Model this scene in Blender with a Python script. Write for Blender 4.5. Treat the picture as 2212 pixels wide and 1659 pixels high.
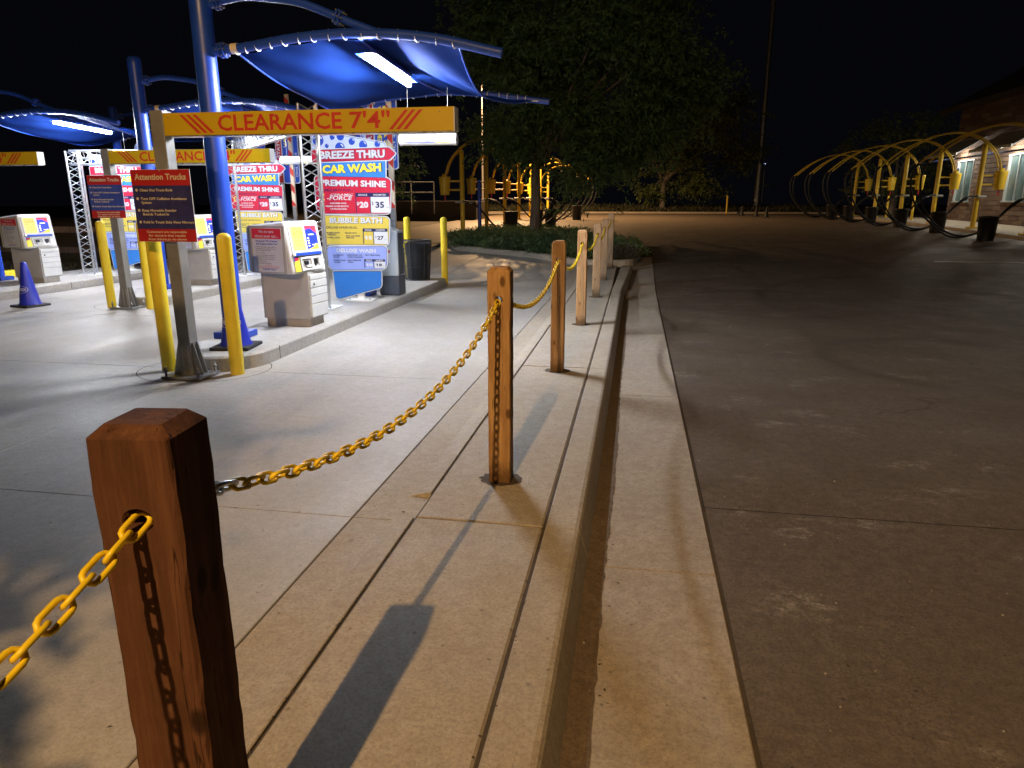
import bpy, bmesh, math, random
import numpy as np
from mathutils import Vector, Matrix, Euler
random.seed(7); rng = np.random.default_rng(7)
scene = bpy.context.scene
for o in list(bpy.data.objects): bpy.data.objects.remove(o)
col = scene.collection
R = math.radians

# ------------------------------------------------------------------ camera, sky, exposure
cam_d = bpy.data.cameras.new('camera'); cam = bpy.data.objects.new('camera', cam_d); col.objects.link(cam)
cam.location = (0, 0, 1.6)
cam.rotation_euler = (R(90 - 14.72), 0, R(9.905))
cam_d.sensor_width = 36; cam_d.lens = 36 * 1490 / 2212
cam_d.clip_start = 0.05; cam_d.clip_end = 800
scene.camera = cam

world = bpy.data.worlds.new('World'); scene.world = world; world.use_nodes = True
wn = world.node_tree.nodes; wl = world.node_tree.links
sky = wn.new('ShaderNodeTexSky'); sky.sky_type = 'NISHITA'; sky.sun_disc = False
sky.sun_elevation = R(-7.0); sky.sun_rotation = R(200)
glow = wn.new('ShaderNodeMix'); glow.data_type = 'RGBA'; glow.blend_type = 'ADD'   # faint even town glow in the night sky
glow.inputs[0].default_value = 1; glow.inputs[7].default_value = (.026, .028, .045, 1)
wl.new(sky.outputs[0], glow.inputs[6]); wl.new(glow.outputs[2], wn['Background'].inputs[0])
wn['Background'].inputs[1].default_value = 0.06

vs = scene.view_settings
vs.view_transform = 'Standard'; vs.look = 'None'; vs.gamma = 1; vs.use_curve_mapping = False
vs.exposure = 0.0

LED_STRENGTH = 790.0
LED_COLOUR = (0.91, 0.95, 1.0)
STREET_COLOUR = (1.0, 0.61, 0.26)
STREET_POWER = 3000.0
FAR_POWER = 17000.0

# ------------------------------------------------------------------ materials
MATS = {}
def newmat(name):
    m = bpy.data.materials.new(name); m.use_nodes = True
    nt = m.node_tree; b = nt.nodes['Principled BSDF']
    MATS[name] = m
    return m, nt, b
def nd(nt, typ, **kw):
    n = nt.nodes.new(typ)
    for k, v in kw.items():
        if k.startswith('i_'): n.inputs[k[2:].replace('_', ' ')].default_value = v
        else: setattr(n, k, v)
    return n
def rgba(c): return (c[0], c[1], c[2], 1)
def noise(nt, vec, scale, detail=4, rough=.55):
    n = nd(nt, 'ShaderNodeTexNoise'); n.inputs['Scale'].default_value = scale
    n.inputs['Detail'].default_value = detail; n.inputs['Roughness'].default_value = rough
    if vec is not None: nt.links.new(vec, n.inputs['Vector'])
    return n.outputs['Fac']
def ramp(nt, fac, stops):
    r = nd(nt, 'ShaderNodeValToRGB'); e = r.color_ramp.elements
    while len(e) < len(stops): e.new(.5)
    for i, (p, c) in enumerate(stops):
        e[i].position = p; e[i].color = rgba(c) if len(c) == 3 else c
    nt.links.new(fac, r.inputs[0]); return r.outputs[0]
def mixc(nt, fac, a, b, mode='MIX'):
    m = nd(nt, 'ShaderNodeMix', data_type='RGBA', blend_type=mode)
    for s, i in ((fac, 0), (a, 6), (b, 7)):
        if isinstance(s, (int, float)): m.inputs[i].default_value = s
        elif isinstance(s, tuple): m.inputs[i].default_value = rgba(s)
        else: nt.links.new(s, m.inputs[i])
    return m.outputs[2]
def maths(nt, op, a, b=None, c=None):
    m = nd(nt, 'ShaderNodeMath', operation=op)
    for i, s in enumerate((a, b, c)):
        if s is None: continue
        if isinstance(s, (int, float)): m.inputs[i].default_value = s
        else: nt.links.new(s, m.inputs[i])
    return m.outputs[0]
def bump(nt, b, h, strength=.3, dist=.01):
    n = nd(nt, 'ShaderNodeBump'); n.inputs['Strength'].default_value = strength
    n.inputs['Distance'].default_value = dist
    nt.links.new(h, n.inputs['Height']); nt.links.new(n.outputs[0], b.inputs['Normal'])
def simple(name, c, rough=.5, metal=0., var=.12, scale=9., bmp=0., spec=.5, dirt=None):
    """painted / plain surface with slight mottling and roughness change"""
    m, nt, b = newmat(name)
    tc = nd(nt, 'ShaderNodeTexCoord').outputs['Object']
    n = noise(nt, tc, scale, 5)
    lo = tuple(x * (1 - var) for x in c); hi = tuple(min(1, x * (1 + var)) for x in c)
    cc = ramp(nt, n, [(.3, lo), (.7, hi)])
    if dirt:
        n2 = noise(nt, tc, scale * .45, 7, .68)
        f = ramp(nt, n2, [(.54, (0, 0, 0)), (.74, (.55, .55, .55))])
        cc = mixc(nt, f, cc, dirt)
    nt.links.new(cc, b.inputs['Base Color'])
    nt.links.new(maths(nt, 'MULTIPLY_ADD', n, .25, rough - .12), b.inputs['Roughness'])
    b.inputs['Metallic'].default_value = metal
    b.inputs['Specular IOR Level'].default_value = spec
    if bmp: bump(nt, b, noise(nt, tc, scale * 12, 4), bmp, .004)
    return m
def emissive(name, c, s):
    m, nt, b = newmat(name)
    b.inputs['Base Color'].default_value = rgba(c)
    b.inputs['Emission Color'].default_value = rgba(c); b.inputs['Emission Strength'].default_value = s
    return m
def concrete(name, base, warm, stain=.5, gloss=.75, speck=.5, streak=False, scuff=0., tyre=()):
    m, nt, b = newmat(name)
    P = nd(nt, 'ShaderNodeNewGeometry').outputs['Position']
    big = noise(nt, P, .55, 5, .6); med = noise(nt, P, 3.1, 6, .62); fine = noise(nt, P, 70, 3, .6); grit = noise(nt, P, 260, 2, .5)
    c = ramp(nt, big, [(.32, tuple(x * .82 for x in base)), (.68, tuple(min(1, x * 1.12) for x in base))])
    c = mixc(nt, ramp(nt, med, [(.42, (0, 0, 0)), (.72, (.6, .6, .6))]), c, warm)
    # dark stains: oil drips and damp blotches
    st = noise(nt, P, 1.35, 8, .7)
    c = mixc(nt, ramp(nt, st, [(.60, (0, 0, 0)), (.78, (stain,) * 3)]), c, tuple(x * .42 for x in warm))
    spots = nd(nt, 'ShaderNodeTexVoronoi'); spots.inputs['Scale'].default_value = 2.6; nt.links.new(P, spots.inputs['Vector'])
    c = mixc(nt, ramp(nt, spots.outputs['Distance'], [(.02, (.5 * stain + .2,) * 3), (.06, (0, 0, 0))]), c, tuple(x * .3 for x in base))
    if streak:   # long faint wheel-track streaks along the lane
        mp = nd(nt, 'ShaderNodeMapping'); mp.inputs['Scale'].default_value = (2.2, .22, 1); nt.links.new(P, mp.inputs[0])
        c = mixc(nt, ramp(nt, noise(nt, mp.outputs[0], 1.2, 5, .6), [(.5, (0, 0, 0)), (.75, (.35, .35, .35))]), c, tuple(x * .55 for x in base))
    for (cx, cy, rad, w, a) in tyre:   # tyre rubber: arcs
        sp = nd(nt, 'ShaderNodeSeparateXYZ'); nt.links.new(P, sp.inputs[0])
        dx = maths(nt, 'SUBTRACT', sp.outputs[0], cx); dy = maths(nt, 'SUBTRACT', sp.outputs[1], cy)
        d = maths(nt, 'SQRT', maths(nt, 'ADD', maths(nt, 'MULTIPLY', dx, dx), maths(nt, 'MULTIPLY', dy, dy)))
        e = maths(nt, 'ABSOLUTE', maths(nt, 'SUBTRACT', d, rad))
        f = ramp(nt, maths(nt, 'DIVIDE', e, w), [(.35, (a, a, a)), (1., (0, 0, 0))])
        f = mixc(nt, 1.0, f, ramp(nt, noise(nt, P, .8, 5, .6), [(.36, (0, 0, 0)), (.52, (1, 1, 1))]), 'MULTIPLY')
        c = mixc(nt, f, c, tuple(x * .35 for x in base))
    if scuff:    # wandering hairline cracks, broken up
        dn = nd(nt, 'ShaderNodeTexNoise'); dn.inputs['Scale'].default_value = 1.6; dn.inputs['Detail'].default_value = 6; nt.links.new(P, dn.inputs['Vector'])
        ad = nd(nt, 'ShaderNodeVectorMath', operation='MULTIPLY_ADD'); nt.links.new(dn.outputs['Color'], ad.inputs[0]); ad.inputs[1].default_value = (1.3, 1.3, 0); nt.links.new(P, ad.inputs[2])
        vo = nd(nt, 'ShaderNodeTexVoronoi', feature='DISTANCE_TO_EDGE'); vo.inputs['Scale'].default_value = .33; nt.links.new(ad.outputs[0], vo.inputs['Vector'])
        f = mixc(nt, 1.0, ramp(nt, vo.outputs['Distance'], [(.0012, (.8, .8, .8)), (.004, (0, 0, 0))]), ramp(nt, noise(nt, P, .5, 3), [(.46, (0, 0, 0)), (.56, (1, 1, 1))]), 'MULTIPLY')
        c = mixc(nt, f, c, tuple(x * .2 for x in base))
        # oil drips
        vd = nd(nt, 'ShaderNodeTexVoronoi'); vd.inputs['Scale'].default_value = .8; nt.links.new(ad.outputs[0], vd.inputs['Vector'])
        c = mixc(nt, ramp(nt, vd.outputs['Distance'], [(.05, (.6, .6, .6)), (.16, (0, 0, 0))]), c, tuple(x * .4 for x in base))
    if scuff:    # pale scraped patches
        mp = nd(nt, 'ShaderNodeMapping'); mp.inputs['Scale'].default_value = (1, 1.9, 1); mp.inputs['Rotation'].default_value = (0, 0, .6); nt.links.new(P, mp.inputs[0])
        s1 = noise(nt, mp.outputs[0], 1.7, 3, .5); s2 = noise(nt, mp.outputs[0], 14, 6, .75)
        f = mixc(nt, 1.0, ramp(nt, s1, [(.59, (0, 0, 0)), (.68, (1, 1, 1))]), ramp(nt, s2, [(.47, (0, 0, 0)), (.66, (scuff,) * 3)]), 'MULTIPLY')
        c = mixc(nt, f, c, (.42, .38, .32))
    c = mixc(nt, ramp(nt, fine, [(.30, (speck,) * 3), (.56, (0, 0, 0))]), c, tuple(x * .45 for x in base))
    c = mixc(nt, ramp(nt, grit, [(.56, (0, 0, 0)), (.74, (speck,) * 3)]), c, tuple(min(1, x * 1.7) for x in base))
    pit = nd(nt, 'ShaderNodeTexVoronoi'); pit.inputs['Scale'].default_value = 11; nt.links.new(P, pit.inputs['Vector'])   # bug holes and chips
    c = mixc(nt, ramp(nt, pit.outputs['Distance'], [(.05, (.8 * speck + .2,) * 3), (.10, (0, 0, 0))]), c, tuple(x * .25 for x in base))
    mott = noise(nt, P, 17, 5, .7)
    c = mixc(nt, ramp(nt, mott, [(.38, (.45 * speck + .1,) * 3), (.60, (0, 0, 0))]), c, tuple(x * .62 for x in warm))
    nt.links.new(c, b.inputs['Base Color'])
    nt.links.new(ramp(nt, st, [(.4, (gloss,) * 3), (.75, (gloss - .22,) * 3)]), b.inputs['Roughness'])
    b.inputs['Specular IOR Level'].default_value = .35
    bump(nt, b, maths(nt, 'ADD', maths(nt, 'MULTIPLY', fine, .7), maths(nt, 'MULTIPLY', grit, .5)), .35, .004)
    return m
concrete('drive_concrete', (.47, .45, .42), (.42, .375, .31), .5, .58, .45, True)
concrete('walk_concrete', (.46, .41, .34), (.41, .33, .23), .45, .75, .6)
concrete('gutter_concrete', (.42, .37, .31), (.36, .285, .205), .6, .72, .6)
concrete('lot_pavement', (.160, .128, .097), (.118, .087, .061), .6, .62, .85, False, .95,
         ((3.6, 8.3, 1.35, .15, .55), (5.2, 13.2, 2.9, .18, .45), (2.4, 12.8, 1.6, .12, .4), (9.5, 3.0, 5.6, .22, .5), (8.6, 2.2, 4.9, .14, .4), (12, 11, 6.5, .25, .45)))
concrete('joint_dirt', (.09, .07, .05), (.06, .045, .03), .5, .9, .5)
concrete('earth', (.06, .05, .038), (.045, .038, .028), .5, .95, .6)
concrete('kerb_shade_mud', (.17, .125, .085), (.12, .082, .053), .6, .85, .8)  # dirt brown, darkened to carry the kerb shadow too
concrete('island_concrete', (.46, .44, .41), (.40, .36, .30), .4, .7, .5)

def wood(name, a, bcol, dark):
    m, nt, b = newmat(name)
    tc = nd(nt, 'ShaderNodeTexCoord').outputs['Object']
    oi = nd(nt, 'ShaderNodeObjectInfo')
    off = nd(nt, 'ShaderNodeVectorMath', operation='ADD'); nt.links.new(tc, off.inputs[0])
    cmb = nd(nt, 'ShaderNodeCombineXYZ'); nt.links.new(maths(nt, 'MULTIPLY', oi.outputs['Random'], 13), cmb.inputs[2]); nt.links.new(cmb.outputs[0], off.inputs[1])
    mp = nd(nt, 'ShaderNodeMapping'); mp.inputs['Scale'].default_value = (34, 34, 1.6); nt.links.new(off.outputs[0], mp.inputs[0])
    g = noise(nt, mp.outputs[0], 1.6, 6, .6)
    mp2 = nd(nt, 'ShaderNodeMapping'); mp2.inputs['Scale'].default_value = (9, 9, 1.3); nt.links.new(off.outputs[0], mp2.inputs[0])
    g2 = noise(nt, mp2.outputs[0], 1.0, 5, .65)
    c = ramp(nt, g, [(.3, a), (.55, bcol), (.75, a)])
    c = mixc(nt, ramp(nt, g2, [(.44, (0, 0, 0)), (.66, (.9, .9, .9))]), c, dark)
    # knots
    v = nd(nt, 'ShaderNodeTexVoronoi'); v.inputs['Scale'].default_value = 1.0
    mp3 = nd(nt, 'ShaderNodeMapping'); mp3.inputs['Scale'].default_value = (9, 9, 4.5); nt.links.new(off.outputs[0], mp3.inputs[0]); nt.links.new(mp3.outputs[0], v.inputs['Vector'])
    c = mixc(nt, ramp(nt, v.outputs['Distance'], [(.10, (.85, .85, .85)), (.17, (0, 0, 0))]), c, tuple(x * .5 for x in dark))
    # drying checks along the grain, and ground dirt drawn up the foot
    mp4 = nd(nt, 'ShaderNodeMapping'); mp4.inputs['Scale'].default_value = (46, 46, 1.1); nt.links.new(off.outputs[0], mp4.inputs[0])
    ck = noise(nt, mp4.outputs[0], 1.0, 3, .5)
    crack = ramp(nt, maths(nt, 'ABSOLUTE', maths(nt, 'SUBTRACT', ck, .38)), [(.004, (1, 1, 1)), (.014, (0, 0, 0))])
    c = mixc(nt, mixc(nt, 1.0, crack, (.75, .75, .75), 'MULTIPLY'), c, tuple(x * .18 for x in dark))
    sp = nd(nt, 'ShaderNodeSeparateXYZ'); nt.links.new(tc, sp.inputs[0])
    ft = maths(nt, 'ADD', sp.outputs[2], maths(nt, 'MULTIPLY', noise(nt, tc, 22, 4), .10))
    c = mixc(nt, ramp(nt, ft, [(.10, (.75, .75, .75)), (.20, (0, 0, 0))]), c, tuple(x * .35 for x in dark))
    nt.links.new(c, b.inputs['Base Color']); b.inputs['Roughness'].default_value = .85
    b.inputs['Specular IOR Level'].default_value = .12
    bump(nt, b, maths(nt, 'SUBTRACT', maths(nt, 'ADD', g, maths(nt, 'MULTIPLY', noise(nt, tc, 160, 3), .35)), crack), .45, .005)
    return m
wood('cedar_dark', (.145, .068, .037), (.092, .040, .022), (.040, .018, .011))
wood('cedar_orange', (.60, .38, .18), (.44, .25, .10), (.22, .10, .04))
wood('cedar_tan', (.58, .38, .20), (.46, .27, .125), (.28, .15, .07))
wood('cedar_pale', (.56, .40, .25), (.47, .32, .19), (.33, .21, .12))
wood('fence_timber', (.17, .10, .06), (.13, .075, .045), (.07, .04, .025))
wood('bark', (.27, .24, .21), (.20, .175, .15), (.10, .085, .07))

simple('chain_yellow', (.82, .60, .02), .34, 0, .12, 30)
simple('chain_zinc', (.55, .60, .66), .3, .9, .1, 20)
simple('bollard_yellow', (.80, .60, .03), .42, 0, .08, 5, 0, .5, (.45, .30, .05))
simple('vac_yellow', (.74, .50, .03), .45, 0, .1, 5, 0, .5, (.4, .27, .05))
simple('bar_yellow', (.64, .43, .01), .45, 0, .07, 3)
simple('bar_red', (.60, .035, .025), .5, 0, .08, 6)
simple('pole_blue', (.013, .060, .44), .40, 0, .1, 4, 0, .55)
simple('cone_blue', (.016, .03, .42), .4, 0, .12, 6, 0, .5, (.03, .03, .12))
simple('rubber_black', (.018, .018, .018), .7, 0, .2, 12)
simple('black_plastic', (.009, .009, .010), .5, 0, .2, 8)
simple('mesh_metal', (.045, .048, .058), .45, .3, .2, 20)
simple('galvanised', (.34, .345, .35), .42, .75, .16, 14, .1)
simple('post_grey', (.27, .265, .255), .5, .35, .14, 8, .1, .5, (.16, .12, .08))
simple('aluminium', (.66, .68, .71), .28, .9, .08, 10)
simple('white_paint', (.78, .79, .78), .4, 0, .05, 5)
simple('arm_cream', (.78, .66, .5), .5, 0, .06, 5)
simple('kiosk_grey', (.39, .38, .365), .5, 0, .07, 6, .06)
simple('kiosk_white', (.62, .62, .61), .42, 0, .05, 6)
simple('kiosk_plinth', (.36, .335, .30), .6, 0, .15, 10, .08, .4, (.2, .14, .09))
simple('cabinet_grey', (.42, .46, .50), .4, 0, .07, 5)
simple('cabinet_dark', (.06, .068, .085), .45, 0, .12, 5)
simple('sign_white', (.58, .62, .68), .4, 0, .03, 4)
simple('sign_navy', (.014, .018, .085), .4, 0, .08, 4)
simple('sign_red', (.50, .018, .05), .38, 0, .05, 4)
simple('sign_blue', (.035, .20, .64), .38, 0, .05, 4)
simple('sign_deep_blue', (.02, .07, .48), .38, 0, .05, 4)
simple('sign_periwinkle', (.26, .34, .78), .4, 0, .05, 4)
simple('sign_lilac', (.50, .58, .86), .4, 0, .05, 4)
simple('sign_yellow', (.60, .48, .08), .4, 0, .04, 4)
simple('sign_letter_yellow', (.86, .72, .06), .4, 0, .04, 4)
simple('notice_red', (.46, .022, .025), .45, 0, .12, 5, 0, .4, (.25, .02, .02))
simple('notice_navy', (.035, .035, .15), .5, 0, .25, 14, 0, .4, (.09, .09, .2))
simple('notice_blue', (.04, .07, .32), .5, 0, .2, 14)
simple('notice_cream', (.66, .56, .40), .5, 0, .08, 10)
simple('poster_red', (.62, .03, .06), .4, 0, .04, 5)
simple('bolt_steel', (.4, .4, .4), .35, .9, .1, 10)
simple('roof_dark', (.035, .030, .028), .8, 0, .2, 3)
simple('awning_metal', (.55, .58, .60), .35, .5, .06, 4)
simple('trim_blue', (.06, .10, .35), .4, 0, .08, 5)
simple('window_frame', (.38, .42, .43), .4, 0, .05, 5)
simple('hose_black', (.008, .008, .008), .6, 0, .2, 12)
simple('brick_a', (.135, .082, .055), .85, 0, .18, 20, .2)
simple('brick_b', (.095, .058, .04), .85, 0, .18, 20, .2)
simple('brick_c', (.17, .115, .08), .85, 0, .18, 20, .2)
simple('mortar', (.09, .075, .06), .9, 0, .12, 20)
simple('red_part', (.5, .03, .03), .4)
simple('rail_white', (.42, .44, .45), .5)
simple('rubble', (.40, .35, .28), .9, 0, .3, 15)

m, nt, b = newmat('glass'); b.inputs['Base Color'].default_value = (.16, .23, .25, 1); b.inputs['Roughness'].default_value = .06; b.inputs['Specular IOR Level'].default_value = .8
tc = nd(nt, 'ShaderNodeTexCoord').outputs['Object']; nt.links.new(ramp(nt, noise(nt, tc, 1.3, 2), [(.35, (.05, .085, .095)), (.7, (.14, .20, .21))]), b.inputs['Base Color'])

m, nt, b = newmat('canopy_fabric')
tc = nd(nt, 'ShaderNodeTexCoord').outputs['Object']
cc = ramp(nt, noise(nt, tc, 2.2, 5), [(.3, (.0045, .020, .13)), (.7, (.007, .029, .17))])
nt.links.new(cc, b.inputs['Base Color']); b.inputs['Roughness'].default_value = .9; b.inputs['Specular IOR Level'].default_value = .05
tr = nd(nt, 'ShaderNodeBsdfTranslucent'); tr.inputs[0].default_value = (.02, .07, .45, 1)
ms = nd(nt, 'ShaderNodeMixShader'); ms.inputs[0].default_value = .12
nt.links.new(b.outputs[0], ms.inputs[1]); nt.links.new(tr.outputs[0], ms.inputs[2])
nt.links.new(ms.outputs[0], nt.nodes['Material Output'].inputs[0])
wv = nd(nt, 'ShaderNodeTexWave'); wv.inputs['Scale'].default_value = 60; nt.links.new(tc, wv.inputs[0])
bump(nt, b, wv.outputs['Fac'], .08, .003)

def foliage(name, stops, trans=.3):
    m, nt, b = newmat(name)
    g = nd(nt, 'ShaderNodeNewGeometry')
    c = ramp(nt, g.outputs['Random Per Island'], stops)
    P = noise(nt, g.outputs['Position'], .9, 3)
    c = mixc(nt, ramp(nt, P, [(.35, (0, 0, 0)), (.7, (.5, .5, .5))]), c, stops[-1][1])
    nt.links.new(c, b.inputs['Base Color']); b.inputs['Roughness'].default_value = .55; b.inputs['Specular IOR Level'].default_value = .3
    t = nd(nt, 'ShaderNodeBsdfTranslucent'); nt.links.new(c, t.inputs[0])
    ms = nd(nt, 'ShaderNodeMixShader'); ms.inputs[0].default_value = trans
    nt.links.new(b.outputs[0], ms.inputs[1]); nt.links.new(t.outputs[0], ms.inputs[2])
    nt.links.new(ms.outputs[0], nt.nodes['Material Output'].inputs[0])
foliage('locust_leaf', [(0, (.04, .09, .045)), (.5, (.09, .175, .08)), (1, (.14, .24, .09))], .35)
foliage('maple_leaf', [(0, (.07, .11, .04)), (.5, (.11, .15, .05)), (1, (.15, .18, .06))])
foliage('juniper_leaf', [(0, (.06, .11, .05)), (.5, (.11, .18, .075)), (1, (.17, .24, .10))], .2)
foliage('grey_shrub_leaf', [(0, (.08, .085, .06)), (.5, (.11, .11, .08)), (1, (.14, .13, .09))], .15)
foliage('grass_blade', [(0, (.05, .055, .03)), (1, (.09, .085, .045))], .2)

emissive('led_tube', LED_COLOUR, LED_STRENGTH)
emissive('street_lens', (1, .74, .42), 60)
emissive('warm_lens', (1, .80, .50), 26)
emissive('screen_yellow', (.9, .52, .12), .75)
emissive('screen_blue', (.012, .03, .38), .8)
emissive('screen_red', (.75, .03, .05), .9)
emissive('screen_text', (.10, .03, .004), .05)
emissive('screen_white', (.85, .85, .9), 1.0)
emissive('far_blue_light', (.45, .55, 1.0), 3)

# ------------------------------------------------------------------ mesh helpers
def finish(name, verts, faces, mat, parent=None, smooth=False, loc=None, rot=None):
    me = bpy.data.meshes.new(name)
    me.from_pydata([tuple(v) for v in verts], [], faces); me.update()
    if mat: me.materials.append(MATS[mat])
    if smooth: me.polygons.foreach_set('use_smooth', [True] * len(me.polygons))
    return place(name, me, parent, loc, rot)
def place(name, me, parent=None, loc=None, rot=None, scale=None):
    o = bpy.data.objects.new(name, me); col.objects.link(o)
    if parent: o.parent = parent
    if loc is not None: o.location = loc
    if rot is not None: o.rotation_euler = rot
    if scale is not None: o.scale = scale
    return o
class MB:
    def __init__(s): s.v = []; s.f = []; s.sm = []
    def add(s, v, f, smooth=False):
        k = len(s.v); s.v += [tuple(x) for x in v]; s.f += [tuple(i + k for i in q) for q in f]; s.sm += [smooth] * len(f); return s
    def box(s, c, d, rz=0, M=None):
        hx, hy, hz = d[0] / 2, d[1] / 2, d[2] / 2
        vs_ = [Vector((x, y, z)) for x in (-hx, hx) for y in (-hy, hy) for z in (-hz, hz)]
        rm = M if M is not None else Matrix.Rotation(rz, 3, 'Z')
        vs_ = [rm @ v + Vector(c) for v in vs_]
        return s.add(vs_, [(0, 1, 3, 2), (4, 6, 7, 5), (0, 4, 5, 1), (2, 3, 7, 6), (0, 2, 6, 4), (1, 5, 7, 3)])
    def bevel_box(s, c, d, r, rz=0, seg=2):
        bm = bmesh.new(); bmesh.ops.create_cube(bm, size=1)
        for v in bm.verts: v.co = Vector((v.co.x * d[0], v.co.y * d[1], v.co.z * d[2]))
        bmesh.ops.bevel(bm, geom=bm.edges[:], offset=r, segments=seg, affect='EDGES', profile=.5)
        rm = Matrix.Rotation(rz, 3, 'Z')
        bm.verts.index_update()
        s.add([rm @ v.co + Vector(c) for v in bm.verts], [[v.index for v in f.verts] for f in bm.faces]); bm.free(); return s
    def tube(s, pts, r, n=8, cap=True, closed=False):
        pts = [Vector(p) for p in pts]; k = len(pts)
        rr = r if isinstance(r, (list, tuple)) else [r] * k
        rings = []; up = None
        for i, p in enumerate(pts):
            if closed: t = (pts[(i + 1) % k] - pts[i - 1]).normalized()
            else: t = (pts[min(i + 1, k - 1)] - pts[max(i - 1, 0)]).normalized()
            if up is None: up = Vector((0, 0, 1)) if abs(t.z) < .9 else Vector((1, 0, 0))
            a = t.cross(up).normalized(); u2 = a.cross(t).normalized(); up = u2
            rings.append([p + (a * math.cos(2 * math.pi * j / n) + u2 * math.sin(2 * math.pi * j / n)) * rr[i] for j in range(n)])
        v = [q for g in rings for q in g]; f = []
        for i in range(k if closed else k - 1):
            i2 = (i + 1) % k
            for j in range(n): f.append((i * n + j, i * n + (j + 1) % n, i2 * n + (j + 1) % n, i2 * n + j))
        s.add(v, f, True)
        if cap and not closed:
            s.add(rings[0], [tuple(range(n))[::-1]]); s.add(rings[-1], [tuple(range(n))])
        return s
    def lathe(s, prof, n=20, c=(0, 0, 0), smooth=True, capb=True, capt=True):
        v = []; f = []
        for (r, z) in prof: v += [(c[0] + r * math.cos(2 * math.pi * j / n), c[1] + r * math.sin(2 * math.pi * j / n), c[2] + z) for j in range(n)]
        for i in range(len(prof) - 1):
            for j in range(n): f.append((i * n + j, i * n + (j + 1) % n, (i + 1) * n + (j + 1) % n, (i + 1) * n + j))
        s.add(v, f, smooth)
        if capb: s.add(v[:n], [tuple(range(n))[::-1]])
        if capt: s.add(v[-n:], [tuple(range(n))])
        return s
    def prism_xz(s, poly, y0, y1):
        n = len(poly); v = [(x, y0, z) for x, z in poly] + [(x, y1, z) for x, z in poly]
        f = [tuple(range(n)), tuple(range(2 * n - 1, n - 1, -1))] + [(i, i + n, (i + 1) % n + n, (i + 1) % n) for i in range(n)]
        return s.add(v, f)
    def prism_xy(s, poly, z0, z1):
        n = len(poly); v = [(x, y, z0) for x, y in poly] + [(x, y, z1) for x, y in poly]
        f = [tuple(range(n))[::-1], tuple(range(n, 2 * n))] + [(i, (i + 1) % n, (i + 1) % n + n, i + n) for i in range(n)]
        return s.add(v, f)
    def build(s, name, mat, parent=None, loc=None, rot=None):
        o = finish(name, s.v, s.f, mat, parent, False, loc, rot)
        o.data.polygons.foreach_set('use_smooth', s.sm)
        return o
def thing(name, label, cat, loc=(0, 0, 0), rz=0, group=None):
    o = bpy.data.objects.new(name, None); col.objects.link(o); o.empty_display_size = .2
    o.location = loc; o.rotation_euler = (0, 0, rz); o['label'] = label; o['category'] = cat
    if group: o['group'] = group
    return o
def tag(o, label, cat, group=None):
    o['label'] = label; o['category'] = cat
    if group: o['group'] = group
    return o
def struct(o): o['kind'] = 'structure'; return o
KIDS = {}
def copy_tree(o, parent=None, label=None, loc=None, rz=None):
    c = o.copy(); col.objects.link(c); c.parent = parent
    if label: c['label'] = label
    if loc is not None: c.location = loc
    if rz is not None: c.rotation_euler = (0, 0, rz)
    for ch in [x for x in col.objects if x.parent == o]: copy_tree(ch, c)
    return c
_rod = {}
def rod(name, mat, p0, p1, r, parent, n=6):
    """a straight round bar, as an own object that shares a unit cylinder"""
    key = (mat, n)
    if key not in _rod:
        b_ = MB().tube([(0, 0, 0), (0, 0, 1)], 1, n); o = b_.build('rod', mat); _rod[key] = o.data; bpy.data.objects.remove(o)
    p0 = Vector(p0); p1 = Vector(p1); d = p1 - p0
    o = place(name, _rod[key], parent, p0, d.to_track_quat('Z', 'Y').to_euler(), (r, r, d.length))
    return o
def ccw(p):
    a = sum(p[i][0] * p[(i + 1) % len(p)][1] - p[(i + 1) % len(p)][0] * p[i][1] for i in range(len(p)))
    return p if a > 0 else p[::-1]
def roundp(poly, rad, seg=4):
    poly = ccw(poly); n = len(poly); out = []
    rads = rad if isinstance(rad, (list, tuple)) else [rad] * n
    for i in range(n):
        p = Vector(poly[i]); a = Vector(poly[i - 1]) - p; b_ = Vector(poly[(i + 1) % n]) - p
        r = min(rads[i], a.length * .45, b_.length * .45)
        if r < 1e-4: out.append(tuple(p)); continue
        A = p + a.normalized() * r; B = p + b_.normalized() * r
        for k in range(seg + 1):
            t = k / seg; q = A * (1 - t) ** 2 + p * 2 * t * (1 - t) + B * t * t; out.append((q.x, q.y))
    return out
def offset(poly, d):
    n = len(poly); out = []
    for i in range(n):
        p0, p1, p2 = Vector(poly[i - 1]), Vector(poly[i]), Vector(poly[(i + 1) % n])
        e1 = (p1 - p0); e2 = (p2 - p1)
        if e1.length < 1e-6 or e2.length < 1e-6: out.append(tuple(p1)); continue
        n1 = Vector((e1.y, -e1.x)).normalized(); n2 = Vector((e2.y, -e2.x)).normalized()
        m_ = (n1 + n2); k = d / max(.35, (1 + n1.dot(n2)) / 1) ; q = p1 + m_ * k; out.append((q.x, q.y))
    return out

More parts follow.
